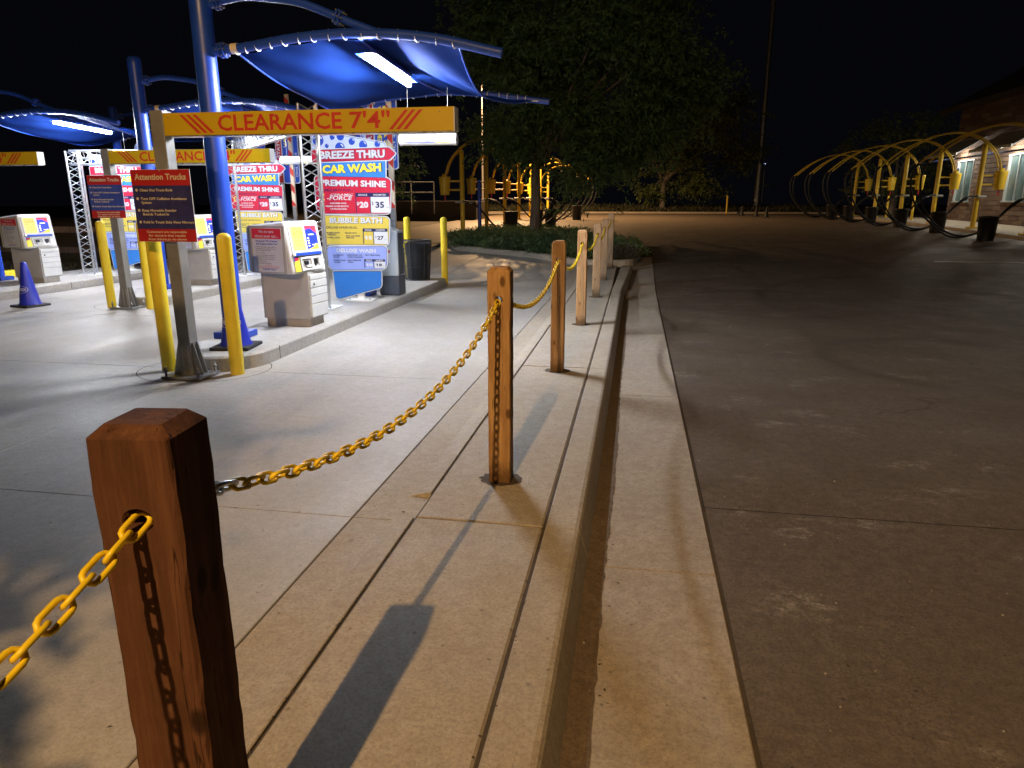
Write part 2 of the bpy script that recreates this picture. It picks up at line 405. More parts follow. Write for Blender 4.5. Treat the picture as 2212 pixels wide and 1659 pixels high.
# ------------------------------------------------------------------ lettering (flat print as thin meshes)
_tc = {}
def text_raw(s, bold, shear=0.):
    key = (s, bold, shear)
    if key in _tc: return _tc[key]
    cu = bpy.data.curves.new('t', 'FONT'); cu.body = s; cu.size = 1; cu.offset = bold; cu.resolution_u = 2; cu.fill_mode = 'FRONT'; cu.shear = shear
    o = bpy.data.objects.new('t', cu); col.objects.link(o)
    dg = bpy.context.evaluated_depsgraph_get(); dg.update()
    me = bpy.data.meshes.new_from_object(o.evaluated_get(dg))
    v = np.empty(len(me.vertices) * 3); me.vertices.foreach_get('co', v); v = v.reshape(-1, 3)
    f = [tuple(p.vertices) for p in me.polygons]
    bpy.data.objects.remove(o); bpy.data.curves.remove(cu); bpy.data.meshes.remove(me)
    _tc[key] = (v, f); return v, f
def add_text(mb, s, x, z, h, w=None, align='C', bold=.032, y=-.001, rot=0., shear=0., slope=0.):
    """text of cap height h; x,z = baseline anchor; w = width to fit"""
    v, f = text_raw(s, bold, shear)
    if len(v) == 0: return
    hv, _ = text_raw('H', bold); cap = hv[:, 1].max() - hv[:, 1].min()
    k = h / cap; x0, x1 = v[:, 0].min(), v[:, 0].max(); kx = k if w is None else w / (x1 - x0)
    X = (v[:, 0] - x0) * kx; Z = (v[:, 1] - hv[:, 1].min()) * k; W = (x1 - x0) * kx
    X = X - (W / 2 if align == 'C' else W if align == 'R' else 0)
    Z = Z + slope * X
    c, s_ = math.cos(rot), math.sin(rot)
    mb.add([(x + c * a - s_ * b_, y, z + s_ * a + c * b_) for a, b_ in zip(X, Z)], f)

# ------------------------------------------------------------------ terrain
def T(y): return 0.85 * (1 - math.exp(-(y - 14) / 15.5)) if y > 14 else 0.
def lotz(y):
    s = min(1, max(0, (y - 13) / 6)); s = s * s * (3 - 2 * s)
    return T(y) - .13 * (1 - s)
def sheet(name, x0, x1, ys, zf, mat, parent=None):
    v = []; f = []
    for y in ys: v += [(x0, y, zf(y)), (x1, y, zf(y))]
    for i in range(len(ys) - 1): f.append((2 * i, 2 * i + 1, 2 * i + 3, 2 * i + 2))
    return finish(name, v, f, mat, parent)
def yrange(a, b, st): return [a + (b - a) * i / max(1, round((b - a) / st)) for i in range(max(1, round((b - a) / st)) + 1)]
gy = yrange(-60, -8, 13) + yrange(-6, 60, 1.0) + yrange(70, 300, 23)
struct(sheet('ground', -160, 160, gy, lambda y: lotz(y) - .06, 'earth'))

GAP = .005
def slab(name, x0, x1, y0, y1, zf, mat, parent, bev=.006, thick=.05, x0z=0., x1z=0., g=GAP):
    """one concrete slab with eased edges; the gap to its neighbour is the joint"""
    x0 += g; x1 -= g; y0 += g; y1 -= g
    ys = [y0] + ([(y0 + y1) / 2] if y1 > 14 else []) + [y1]
    v = []; f = []
    for y in ys:
        e = bev * .3 if y in (y0, y1) else 0
        z = zf(y); yy = y + (e if y == y0 else -e if y == y1 else 0)
        v += [(x0, y, z + x0z - thick), (x0, y, z + x0z - bev), (x0 + bev, yy, z + x0z), (x1 - bev, yy, z + x1z), (x1, y, z + x1z - bev), (x1, y, z + x1z - thick)]
    for i in range(len(ys) - 1):
        for j in range(5): f.append((6 * i + j, 6 * i + 6 + j, 6 * i + 7 + j, 6 * i + j + 1)[::-1])
    k = 6 * (len(ys) - 1)
    f.append((0, 1, 2, 3, 4, 5)[::-1]); f.append((k, k + 1, k + 2, k + 3, k + 4, k + 5))
    # short end bevels are part of the n-gon end faces
    o = finish(name, v, f, mat, parent); return o

# driveway with the three lanes
dw = struct(sheet('driveway', -10.5, -1.40, yrange(-7, 20.6, .92), lambda y: T(y) - .006, 'joint_dirt'))
xs = [-10.5, -7.75, -4.09, -1.40]; yj = [-6.9, -2.7, .2, 3.14, 6.05, 8.95, 11.9, 14.8, 17.7, 20.6]
for i in range(3):
    for j in range(9): slab('slab', xs[i], xs[i + 1], yj[j], yj[j + 1], T, 'drive_concrete', dw, g=.003, bev=.004)

# raised walk with the wooden posts: apron strips, walk slabs, kerb
wk = struct(sheet('walkway', -1.40, -.205, yrange(-5, 16.75, .87), lambda y: T(y) - .014, 'joint_dirt'))
wj = [-4.6, -.3, 3.14, 6.62, 10.02, 13.4, 16.7]
WZ = .03
sheet('joint_filler', -1.058, -.38, yrange(-4.6, 16.7, .87), lambda y: T(y) + WZ - .009, 'joint_dirt', wk)
for j in range(len(wj) - 1):
    ya, yb = wj[j] + .004, wj[j + 1] - .004; v = []; f = []; ys = yrange(ya, yb, .85) if j != 2 else [ya, ya + .30, ya + .305] + yrange(ya + .8, yb, .85)
    for y in ys:
        up = WZ if not (j == 2 and y < ya + .302) else .004
        v += [(-1.396, y, T(y) - .03), (-1.396, y, T(y) - .004), (-1.392, y, T(y)), (-1.19, y, T(y) + .001), (-1.165, y, T(y) + up * .25), (-1.10, y, T(y) + up * .85), (-1.066, y, T(y) + up), (-1.062, y, T(y) + up - .004), (-1.062, y, T(y) - .03)]
    for i in range(len(ys) - 1):
        for k in range(8): f.append((9 * i + k, 9 * i + k + 1, 9 * i + 10 + k, 9 * i + 9 + k))
    f += [tuple(range(9)), tuple(range(9 * len(ys) - 9, 9 * len(ys)))]
    finish('apron_slab', v, f, 'walk_concrete', wk)
    slab('walk_slab', -1.06, -.385, wj[j], wj[j + 1], lambda y: T(y) + WZ, 'walk_concrete', wk, bev=.009, g=.009)
for j in range(len(wj) - 1):
    y0, y1 = wj[j] + .004, wj[j + 1] - .004
    ys = [y0, (y0 + y1) / 2, y1]; v = []; f = []
    prof = [(-.385 + .006, -.1), (-.385 + .006, -.008), (-.371, 0), (-.232, 0), (-.214, -.007), (-.203, -.022), (-.150, None)]
    for y in ys:
        bend = .045 * max(0, (y - 13.2)) ** 1.0 if y > 13.2 else 0
        for (x, dz) in prof:
            z = T(y) + WZ + dz if dz is not None else lotz(y) - .03
            v.append((x + (bend if x > -.36 else bend * .6), y, z))
    n = len(prof)
    for i in range(2):
        for k in range(n - 1): f.append((i * n + k, i * n + k + 1, (i + 1) * n + k + 1, (i + 1) * n + k))
    f += [tuple(range(n)), tuple(range(2 * n, 3 * n))[::-1]]
    finish('kerb_stone', v, f, 'walk_concrete', wk)

# gutter pan along the kerb and the wide lot
gt = struct(sheet('gutter', -.205, .470, yrange(-5, 19, .8), lambda y: lotz(y) - .017, 'joint_dirt'))
gj = [-4.6, -.1, 3.10, 6.30, 9.5, 12.7, 15.9, 18.8]
for j in range(len(gj) - 1):
    slab('gutter_slab', -.205, .462, gj[j], gj[j + 1], lotz, 'gutter_concrete', gt, x0z=-.010, x1z=-.004, g=.005)
v = []; f = []; ys = yrange(-4.5, 16.5, .05)   # dark gutter dirt strip with the kerb's cast shadow painted in
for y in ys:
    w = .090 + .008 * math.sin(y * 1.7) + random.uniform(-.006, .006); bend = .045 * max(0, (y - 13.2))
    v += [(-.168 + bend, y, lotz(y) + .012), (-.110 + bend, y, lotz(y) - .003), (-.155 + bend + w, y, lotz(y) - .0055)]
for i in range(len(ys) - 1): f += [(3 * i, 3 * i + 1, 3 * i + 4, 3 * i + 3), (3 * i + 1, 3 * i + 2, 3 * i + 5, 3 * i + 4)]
o = finish('kerb_shade_dirt', v, f, 'kerb_shade_mud'); o['kind'] = 'stuff'; o['label'] = 'dark brown dirt and painted kerb shade along the gutter'; o['category'] = 'dirt'

lot = struct(sheet('parking_lot', .470, 60, yrange(-8, 3.85, .98), lambda y: lotz(y) - .02, 'joint_dirt'))
ly = [-8, 3.86, 20, 38, 56]
for j in range(4):
    a, b_ = ly[j], ly[j + 1]
    sheet('pavement_panel', .4705, 60, yrange(a + .004, b_ - .004, .8), lambda y: lotz(y) + .004, 'lot_pavement', lot)
    if a >= 20: sheet('pavement_panel', -9.6, .470, yrange(a + (.7 if a == 20 else .004), b_ - .004, .8), lambda y: lotz(y) + .004, 'lot_pavement', lot)

# loose grit and pebbles on the lot
g_ = MB()
for i in range(900):
    u = random.random()
    if i < 650: x = .5 + 7 * random.random() ** 1.3; y = 1.0 + 14 * random.random() ** 1.4
    else: x = -.15 + .6 * random.random(); y = 1.2 + 10 * random.random() ** 1.4
    r = random.uniform(.0018, .0055) if i > 40 else random.uniform(.006, .011)
    z = lotz(y) + .004; a = random.random() * 6
    p = [(x + r * math.cos(a + t) * random.uniform(.7, 1.3), y + r * math.sin(a + t) * random.uniform(.7, 1.3), z) for t in (0, 1.6, 3.1, 4.7)]
    g_.add(p + [(x, y, z + r * .9)], [(0, 1, 4), (1, 2, 4), (2, 3, 4), (3, 0, 4)])
o = g_.build('grit', 'rubble'); o['kind'] = 'stuff'; o['label'] = 'pale grit and pebbles strewn over the dark lot'; o['category'] = 'grit'

g_ = MB()
for i in range(420):
    k_ = i % 4
    y = .9 + 11 * random.random() ** 1.3
    if k_ == 0: x, z = -1.061 + random.gauss(0, .012), WZ + .001
    elif k_ == 1: x, z = -.383 + random.gauss(0, .010), WZ + .001
    elif k_ == 2: x, z = -.14 + abs(random.gauss(0, .06)), -.136
    else: x, z = random.uniform(-4.5, -.3), .032
    if x < -1.07: z = .002
    r = random.uniform(.002, .006); a = random.random() * 6.3; e = random.uniform(1, 2.4)
    g_.add([(x + r * e * math.cos(a), y + r * e * math.sin(a), z), (x - r * math.sin(a), y + r * math.cos(a), z + r * .5), (x - r * e * math.cos(a), y - r * e * math.sin(a), z), (x + r * math.sin(a), y - r * math.cos(a), z + r * .3)], [(0, 1, 2, 3)])
o = g_.build('leaf_litter', 'joint_dirt'); o['kind'] = 'stuff'; o['label'] = 'dark leaf bits and dirt crumbs in the joints and gutter'; o['category'] = 'litter'

# white parking line on the far right of the lot
o = struct(sheet('parking_line', 7.2, 12.2, [18.45, 18.53], lambda y: lotz(y) + .009, 'white_paint'))

# ------------------------------------------------------------------ lane islands
def island(xc, hw, y0, y1, label, round_front=True):
    n = 14; poly = []
    if round_front:
        for i in range(n + 1):
            a = math.pi + math.pi * i / n; poly.append((xc + hw * math.cos(a), y0 + hw + hw * math.sin(a)))
    else: poly += [(xc - hw, y0), (xc + hw, y0)]
    poly += [(xc + hw, y1 - .12), (xc + hw - .10, y1), (xc - hw + .10, y1), (xc - hw, y1 - .12)]
    m_ = MB(); k = len(poly); inn = offset(poly, -.02)
    v = [(x, y, -.02) for x, y in poly] + [(x, y, .13) for x, y in poly] + [(x, y, .15) for x, y in inn]
    f = [tuple(range(2 * k, 3 * k))]
    for i in range(k):
        j = (i + 1) % k
        f += [(i, j, j + k, i + k), (i + k, j + k, j + 2 * k, i + 2 * k)]
    o = finish('lane_island', v, f, 'island_concrete'); struct(o); o['label'] = label
    return o
island(-4.12, .47, 5.93, 13.42, 'raised concrete lane island nearest the walk, carrying the front pay kiosk')
island(-7.80, .47, 9.74, 17.3, 'raised concrete lane island in the middle, carrying the second pay kiosk')
island(-11.4, .86, 5.0, 19.0, 'long raised concrete edge on the far left, carrying the third pay kiosk', False)
# thin crack lines where the islands are jointed
for (x, y0) in ((-4.12, 6.62), (-7.80, 10.4), (-11.4, 11.55)):
    o = struct(MB().box((x + (.47 if x > -10 else .86) + .0005, y0, .075), (.003, .008, .145)).build('island_joint', 'joint_dirt'))

# round patches of new concrete about the clearance posts
for (x, y) in ((-4.15, 6.05), (-7.85, 9.87)):
    m_ = MB(); n = 40
    ring = [(x + .62 * math.cos(2 * math.pi * i / n) * 1.05, y + .55 * math.sin(2 * math.pi * i / n)) for i in range(n)]
    inn = [(x + (p[0] - x) * .985, y + (p[1] - y) * .985) for p in ring]
    v = [(p[0], p[1], .003) for p in ring] + [(p[0], p[1], .003) for p in inn]
    finish('patch_joint', v, [(i, (i + 1) % n, (i + 1) % n + n, i + n) for i in range(n)], 'joint_dirt', dw)

# ------------------------------------------------------------------ planted bed
bed_poly = [(-.80, 16.75), (-.02, 16.75), (.18, 18.7), (.03, 20.0), (-.8, 22.6), (-2.2, 25.6), (-3.6, 27), (-5.2, 26.6), (-5.95, 24.4), (-5.95, 22.2), (-5.65, 20.95), (-5.1, 19.8), (-4.05, 19.05), (-2.62, 18.15), (-1.45, 16.95)]
bed_poly = roundp(bed_poly, .35, 4)
def in_poly(x, y, P):
    c = False; n = len(P)
    for i in range(n):
        x0, y0 = P[i]; x1, y1 = P[i - 1]
        if (y0 > y) != (y1 > y) and x < (x1 - x0) * (y - y0) / (y1 - y0) + x0: c = not c
    return c
inn = offset(bed_poly, -.16); k = len(bed_poly)
v = [(x, y, T(y) - .12) for x, y in bed_poly] + [(x, y, T(y) + .125) for x, y in bed_poly] + [(x * .99 + p[0] * .01, y * .99 + p[1] * .01, T(y) + .14) for (x, y), p in zip(offset(bed_poly, -.02), inn)] + [(x, y, T(y) + .14) for x, y in inn] + [(x, y, T(y) + .05) for x, y in inn]
f = []
for i in range(k):
    j = (i + 1) % k
    for l in range(4): f.append((l * k + i, l * k + j, (l + 1) * k + j, (l + 1) * k + i))
bk = struct(finish('bed_kerb', v, f, 'walk_concrete'))
struct(finish('bed_soil', [(x, y, T(y) + .06) for x, y in inn], [tuple(range(k))], 'earth'))

def blades(cent, dirs, length, width, name, mat, parent=None):
    """many thin leaf quads from arrays of root points and directions"""
    n = len(cent); d = dirs / np.linalg.norm(dirs, axis=1, keepdims=True)
    side = np.cross(d, rng.normal(size=(n, 3))); side /= np.linalg.norm(side, axis=1, keepdims=True) + 1e-9
    L = length[:, None]; W = width[:, None]
    v = np.stack([cent - side * W * .25, cent + d * L * .5 - side * W * .5, cent + d * L, cent + d * L * .5 + side * W * .5], 1).reshape(-1, 3)
    me = bpy.data.meshes.new(name)
    me.vertices.add(4 * n); me.vertices.foreach_set('co', v.astype(np.float32).ravel())
    me.loops.add(4 * n); me.loops.foreach_set('vertex_index', np.arange(4 * n, dtype=np.int32))
    me.polygons.add(n); me.polygons.foreach_set('loop_start', np.arange(0, 4 * n, 4, dtype=np.int32)); me.polygons.foreach_set('loop_total', np.full(n, 4, dtype=np.int32))
    me.update(calc_edges=True); me.validate()
    me.materials.append(MATS[mat])
    return place(name, me, parent)
# low juniper ground cover: sprays on many small mounds
C_ = []; D_ = []; sh_in = offset(bed_poly, -.10)
mounds = []
while len(mounds) < 330:
    x = random.uniform(-6, .2); y = random.uniform(16.6, 27.1)
    if in_poly(x, y, sh_in) and not (x > -.75 and y < 17.6): mounds.append((x, y, random.uniform(.14, .32)))
for (x, y, h) in mounds:
    n = 190 if y < 22.5 else 80
    r = random.uniform(.28, .42)
    a = rng.uniform(0, 2 * np.pi, n); q = np.sqrt(rng.uniform(0, 1, n)) * r
    z = T(y) + .08 + h * np.sqrt(np.maximum(0, 1 - (q / r) ** 2)) * rng.uniform(.55, 1.1, n)
    C_.append(np.stack([x + q * np.cos(a), y + q * np.sin(a), z], 1))
    D_.append(np.stack([np.cos(a) * rng.uniform(.2, 1, n), np.sin(a) * rng.uniform(.2, 1, n), rng.uniform(-.1, .9, n)], 1))
C_ = np.concatenate(C_); D_ = np.concatenate(D_)
o = blades(C_, D_, rng.uniform(.06, .15, len(C_)), rng.uniform(.015, .035, len(C_)), 'juniper_ground_cover', 'juniper_leaf'); o['kind'] = 'stuff'
o['label'] = 'low green juniper ground cover filling the kerbed bed'; o['category'] = 'ground cover'
# one greyish dry shrub at the near tip of the bed
n = 5200; a = rng.uniform(0, 2 * np.pi, n); q = np.sqrt(rng.uniform(0, 1, n)) * .33; u = rng.uniform(.1, 1, n)
cx_, cy_ = -.26, 17.3
c = np.stack([cx_ + q * np.cos(a) * (.6 + .6 * u), cy_ + q * np.sin(a), T(17.3) + .08 + .36 * u * np.sqrt(1 - (q / .36) ** 2)], 1)
d = np.stack([np.cos(a), np.sin(a), rng.uniform(.2, 1.6, n)], 1)
sh = thing('dry_shrub', 'greyish dry shrub on the tip of the planted bed by the last post', 'shrub', (0, 0, 0))
blades(c, d, rng.uniform(.05, .11, n), rng.uniform(.010, .022, n), 'foliage', 'grey_shrub_leaf', sh)

# ------------------------------------------------------------------ trees
def tree(name, label, base, crown_c, crown_r, trunk_r, fork_z, nclump, nleaf, leaf, mat, droop=.6, lean=(0, 0), seed=1, group='trees'):
    global rng
    rg = np.random.default_rng(seed); rd = random.Random(seed)
    t = thing(name, label, 'tree', base, 0, group)
    B = Vector((0, 0, -.1)); F = Vector((lean[0] * fork_z, lean[1] * fork_z, fork_z))
    cc = Vector(crown_c) - Vector(base)
    m_ = MB(); m_.tube([B, B + (F - B) * .08, B + (F - B) * .5 + Vector((.04, 0, 0)), F], [trunk_r * 1.35, trunk_r * 1.02, trunk_r * .9, trunk_r * .8], 12)
    m_.build('trunk', 'bark', t)
    cl = []
    tries = 0
    while len(cl) < nclump and tries < 9000:
        tries += 1
        p = Vector((rd.uniform(-1, 1), rd.uniform(-1, 1), rd.uniform(-1, 1)))
        l = p.length
        if l > 1 or l < .35: continue
        if rd.random() > l ** 1.2: continue
        # hollow some sky gaps
        if math.sin(p.x * 6.1 + seed) * math.sin(p.z * 5.3 + 2 * seed) > .28: continue
        cl.append(Vector((cc.x + p.x * crown_r[0], cc.y + p.y * crown_r[1], cc.z + p.z * crown_r[2])))
    lim = MB()
    for i in range(9):
        q = cl[rd.randrange(len(cl))]; e = F.lerp(q, .85)
        mid = F.lerp(e, .5) + Vector((rd.uniform(-.3, .3), rd.uniform(-.3, .3), rd.uniform(.1, .6)))
        lim.tube([F - Vector((0, 0, rd.uniform(0, .5))), F.lerp(mid, .5), mid, e], [trunk_r * .55, trunk_r * .42, trunk_r * .28, trunk_r * .1], 7)
    lim.build('limbs', 'bark', t)
    Cs = []; Ds = []
    for q in cl:
        n = int(nleaf * rd.uniform(.6, 1.4)); s = rd.uniform(.5, 1.0) * min(crown_r) * .21
        p = rg.normal(size=(n, 3)) * np.array([s, s, s * .55])
        # leaves gather on drooping sprays
        nsp = max(4, n // 14); sp = rg.normal(size=(nsp, 3)) * np.array([s, s, s * .55]); sd = rg.normal(size=(nsp, 3)); sd[:, 2] = -np.abs(sd[:, 2]) * droop - .25
        sd /= np.linalg.norm(sd, axis=1, keepdims=True)
        k_ = rg.integers(0, nsp, n); u = rg.uniform(0, 1, n)[:, None]
        p = sp[k_] + sd[k_] * u * leaf * 4 + rg.normal(size=(n, 3)) * leaf * .25
        Cs.append(p + np.array(q)); Ds.append(sd[k_] + rg.normal(size=(n, 3)) * .6)
    Cs = np.concatenate(Cs); Ds = np.concatenate(Ds)
    cr = blades(Cs, Ds, rg.uniform(.7, 1.4, len(Cs)) * leaf, rg.uniform(.25, .42, len(Cs)) * leaf, 'crown', mat, t)
    return t
tree('locust_tree', 'large dark locust tree with drooping leaves in the planted bed', (-3.5, 24.6, T(24.6)), (-2.0, 24.9, 6.35), (4.2, 3.4, 3.95), .19, 2.5, 230, 420, .17, 'locust_leaf', .9, (.01, 0), 3, 'trees')
tree('shade_tree', 'smaller round tree on the far verge right of the locust tree', (2.0, 57.5, .8), (3.4, 57.5, 6.6), (5.2, 3.4, 4.8), .24, 2.6, 130, 240, .26, 'maple_leaf', .5, (0, 0), 5, 'trees')
tree('shade_tree', 'nearly black tree behind the brick building', (15.6, 47.5, .75), (15.6, 47.0, 4.4), (3.4, 2.4, 2.6), .2, 2.0, 60, 200, .16, 'maple_leaf', .5, (0, 0), 8, 'trees')
tree('shade_tree', 'small dim tree seen just right of the blue vertical banner', (-9.6, 27, .5), (-9.6, 27, 3.3), (1.5, 1.3, 1.5), .08, 1.6, 34, 160, .10, 'locust_leaf', .6, (0, 0), 9, 'trees')

# ------------------------------------------------------------------ far edge of the lot
v = []; f = []
for x in (-15., 14.): v += [(x, 56.0, .70), (x, 56.02, .93), (x, 56.2, .93), (x, 56.22, .78)]
f = [(i, i + 4, i + 5, i + 1) for i in range(3)]
struct(finish('far_kerb', v, f, 'gutter_concrete'))
struct(sheet('verge', -30, 40, [56.2, 64], lambda y: .86 + (y - 56) * .06, 'earth'))
n = 9000; x = rng.uniform(-16, 14, n); y = 56.3 + 5 * rng.uniform(0, 1, n) ** 1.5
c = np.stack([x, y, .86 + (y - 56) * .06 + rng.uniform(-.02, .25, n)], 1); d = rng.normal(size=(n, 3)); d[:, 2] = np.abs(d[:, 2]) + .3
o = blades(c, d, rng.uniform(.15, .4, n), rng.uniform(.04, .09, n), 'verge_ground_cover', 'grass_blade'); o['kind'] = 'stuff'; o['label'] = 'dim low ground cover along the far verge'; o['category'] = 'ground cover'

# ------------------------------------------------------------------ wooden posts
PW = .125; PH = 1.235
def post_mesh():
    h = PW / 2; c = .020; ch = .022; rd = random.Random(4); v = []; levels = []
    for k_ in range(26): levels.append((h, (PH - ch) * k_ / 25))
    levels.append((h - c, PH))
    for (r, z) in levels:
        e = .005 + rd.uniform(-.002, .003)
        if r < h: e = .004
        q = [(-r + e, -r), (r - e, -r), (r, -r + e), (r, r - e), (r - e, r), (-r + e, r), (-r, r - e), (-r, -r + e)]
        w = .0012 if 0 < z < PH - .03 else 0
        if z and rd.random() < .18: q = [(x * rd.uniform(.965, 1), y * rd.uniform(.965, 1)) if rd.random() < .3 else (x, y) for x, y in q]
        v += [(x + rd.uniform(-w, w), y + rd.uniform(-w, w), z) for x, y in q]
    n = len(levels); f = [tuple(range(8))[::-1], tuple(range(8 * n - 8, 8 * n))]
    for i in range(n - 1):
        for j in range(8): f.append((8 * i + j, 8 * i + (j + 1) % 8, 8 * i + 8 + (j + 1) % 8, 8 * i + 8 + j))
    o = finish('post', v, f, 'cedar_orange')
    cut = MB().tube([(0, -1, PH - .175), (0, 1, PH - .175)], .024, 16).build('cut', 'cedar_orange')
    for q in (o, cut):
        bm = bmesh.new(); bm.from_mesh(q.data); bmesh.ops.remove_doubles(bm, verts=bm.verts[:], dist=1e-5); bmesh.ops.recalc_face_normals(bm, faces=bm.faces[:]); bm.to_mesh(q.data); bm.free()
    md = o.modifiers.new('b', 'BOOLEAN'); md.object = cut; md.operation = 'DIFFERENCE'; md.solver = 'EXACT'
    dg = bpy.context.evaluated_depsgraph_get(); dg.update()
    me = bpy.data.meshes.new_from_object(o.evaluated_get(dg))
    bpy.data.objects.remove(o); bpy.data.objects.remove(cut)
    return me
PM = post_mesh()
if len(PM.materials) == 0: PM.materials.append(MATS['cedar_orange'])
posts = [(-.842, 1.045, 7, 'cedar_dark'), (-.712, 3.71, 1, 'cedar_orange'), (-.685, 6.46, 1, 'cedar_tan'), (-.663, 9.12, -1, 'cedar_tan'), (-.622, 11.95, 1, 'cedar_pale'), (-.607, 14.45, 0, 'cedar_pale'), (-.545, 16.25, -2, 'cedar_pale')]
names = ['nearest dark red-brown square timber post with a bored chain hole', 'orange timber post standing in a round dark collar in the walk, second along the chain',
         'tan timber post, third along the chain, between the orange post and the paler ones', 'fourth timber post along the chain, where the posts begin to bunch together', 'pale timber post, fifth along the chain',
         'pale timber post, second from the far end of the chain', 'pale timber post at the far end of the chain by the planted bed']
ends = []
for (x, y, a, mt), lb in zip(posts, names):
    z0 = T(y) + WZ
    t = thing('timber_post', lb, 'post', (x, y, z0), R(a), 'timber posts along the walk')
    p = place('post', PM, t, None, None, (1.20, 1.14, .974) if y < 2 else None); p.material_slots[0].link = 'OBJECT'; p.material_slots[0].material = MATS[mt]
    # dark soil collar where the post was set into the walk
    m_ = MB(); n = 22; rr = [(.125 + .012 * math.sin(3 * k_ + x * 9) + random.uniform(-.004, .004)) for k_ in range(n)]
    ring = [(rr[k_] * math.cos(2 * math.pi * k_ / n), .82 * rr[k_] * math.sin(2 * math.pi * k_ / n), .0035) for k_ in range(n)]
    m_.add(ring + [(0, 0, .010)], [(k_, (k_ + 1) % n, n) for k_ in range(n)]); m_.build('collar', 'joint_dirt', t)
    ends.append((Vector((x, y, z0 + (PH - .175) * (.974 if y < 2 else 1))), R(a)))

# ------------------------------------------------------------------ chains: interlocked links on a catenary
LP = .047; LR = .0054
def link_mesh(mat, nm):
    b_ = MB(); hl = LP / 2 + LR - .0105; w = .0135; pts = []
    for k_ in range(6): a = -math.pi / 2 + math.pi * k_ / 5; pts.append((hl + w * math.cos(a), w * math.sin(a), 0))
    for k_ in range(6): a = math.pi / 2 + math.pi * k_ / 5; pts.append((-hl + w * math.cos(a), w * math.sin(a), 0))
    b_.tube(pts, LR, 6, closed=True); o = b_.build(nm, mat); me = o.data; bpy.data.objects.remove(o); return me
LINK = link_mesh('chain_yellow', 'link'); LINKZ = link_mesh('chain_zinc', 'link')
def catenary(p0, p1, low):
    """points on a parabola-like sag; low = lowest height above the ground of the curve"""
    pts = []; mid = (p0.z + p1.z) / 2; sag = mid - low
    for i in range(401):
        u = i / 400; p = p0.lerp(p1, u); p.z -= sag * 4 * u * (1 - u); pts.append(p)
    out = [pts[0]]; acc = 0; step = LP
    for i in range(1, 401):
        seg = (pts[i] - pts[i - 1]).length; acc += seg
        if acc >= step: out.append(pts[i]); acc = 0
    return out
def chain(p0, p1, low, label, far=False, zinc=False):
    pts = catenary(p0, p1, low)
    t = thing('chain', label, 'chain', tuple(p0), 0, 'yellow chains between the posts')
    mb = MB() if far else None
    for i in range(len(pts) - 1):
        d = (pts[i + 1] - pts[i]); c = (pts[i] + pts[i + 1]) / 2 - p0
        q = d.to_track_quat('X', 'Z').to_matrix() @ Matrix.Rotation(R(45 + (90 if i % 2 else 0) + 6 * math.sin(i)), 3, 'X')
        if far:
            me = LINK; mb.add([q @ v_.co + c for v_ in me.vertices], [tuple(pp.vertices) for pp in me.polygons], True)
        else:
            o = place('link', LINKZ if zinc and i < 4 else LINK, t, c, q.to_euler())
    if far:
        o = mb.build('links', 'chain_yellow', t); o['kind'] = 'stuff'
h = PW / 2 - .02
def face(i, s): c, a = ends[i]; return c + Vector((-math.sin(a), math.cos(a), 0)) * (h * s)
chain(Vector((-.80, -1.70, 1.09)), face(0, -1), .86, 'yellow chain slung into the front of the nearest dark post')
chain(face(0, 1), face(1, -1), .855, 'long yellow chain with bright zinc end links, from the nearest post to the orange one', zinc=True)
chain(face(1, 1), face(2, -1), .895, 'yellow chain drooping from the orange post to the tan post behind it')
chain(face(2, 1), face(3, -1), .90, 'yellow chain between the third and fourth timber posts', True)
chain(face(3, 1), face(4, -1), .93, 'yellow chain between the fourth and fifth timber posts', True)
chain(face(4, 1), face(5, -1), .95, 'yellow chain between the fifth and sixth timber posts', True)
chain(face(5, 1), face(6, -1), 1.08, 'short yellow chain between the last two pale posts', True)

# ------------------------------------------------------------------ bollards
def bollard_mesh(hgt, r=.066):
    b_ = MB(); b_.lathe([(r, 0), (r, hgt - .03), (r * .97, hgt - .015), (r * .82, hgt + .004), (r * .5, hgt + .018), (.001, hgt + .022)], 18)
    o = b_.build('bollard', 'bollard_yellow'); me = o.data; bpy.data.objects.remove(o); return me
BM = bollard_mesh(1.31)
def bollard(x, y, z, label, lean=(0, 0)):
    o = tag(place('bollard', BM, None, (x, y, z), (lean[0], lean[1], 0)), label, 'bollard', 'yellow bollards at the lane islands')
bollard(-4.46, 5.93, 0, 'yellow bollard below the large truck notice, left of the grey clearance post')
bollard(-3.73, 5.93, 0, 'yellow bollard in front of the near blue cone, right of the grey clearance post')
bollard(-8.13, 9.65, 0, 'yellow bollard below the smaller truck notice farther back')
bollard(-7.40, 9.60, 0, 'yellow bollard mostly hidden behind the bollard of the large truck notice')
bollard(-3.74, 13.55, 0, 'yellow bollard at the far right corner of the front island beside the mesh bin')
bollard(-4.52, 13.62, 0, 'yellow bollard rising behind the black mesh bin')
bollard(-7.4, 17.4, T(17.4), 'yellow bollard at the far end of the middle island')
o = tag(MB().lathe([(.06, 0), (.06, 1.28), (.03, 1.34), (.001, 1.35)], 12).build('marker_post', 'vac_yellow', None, (6.66, 55.2, .79)), 'lone thin yellow post at the far edge of the lot', 'post')

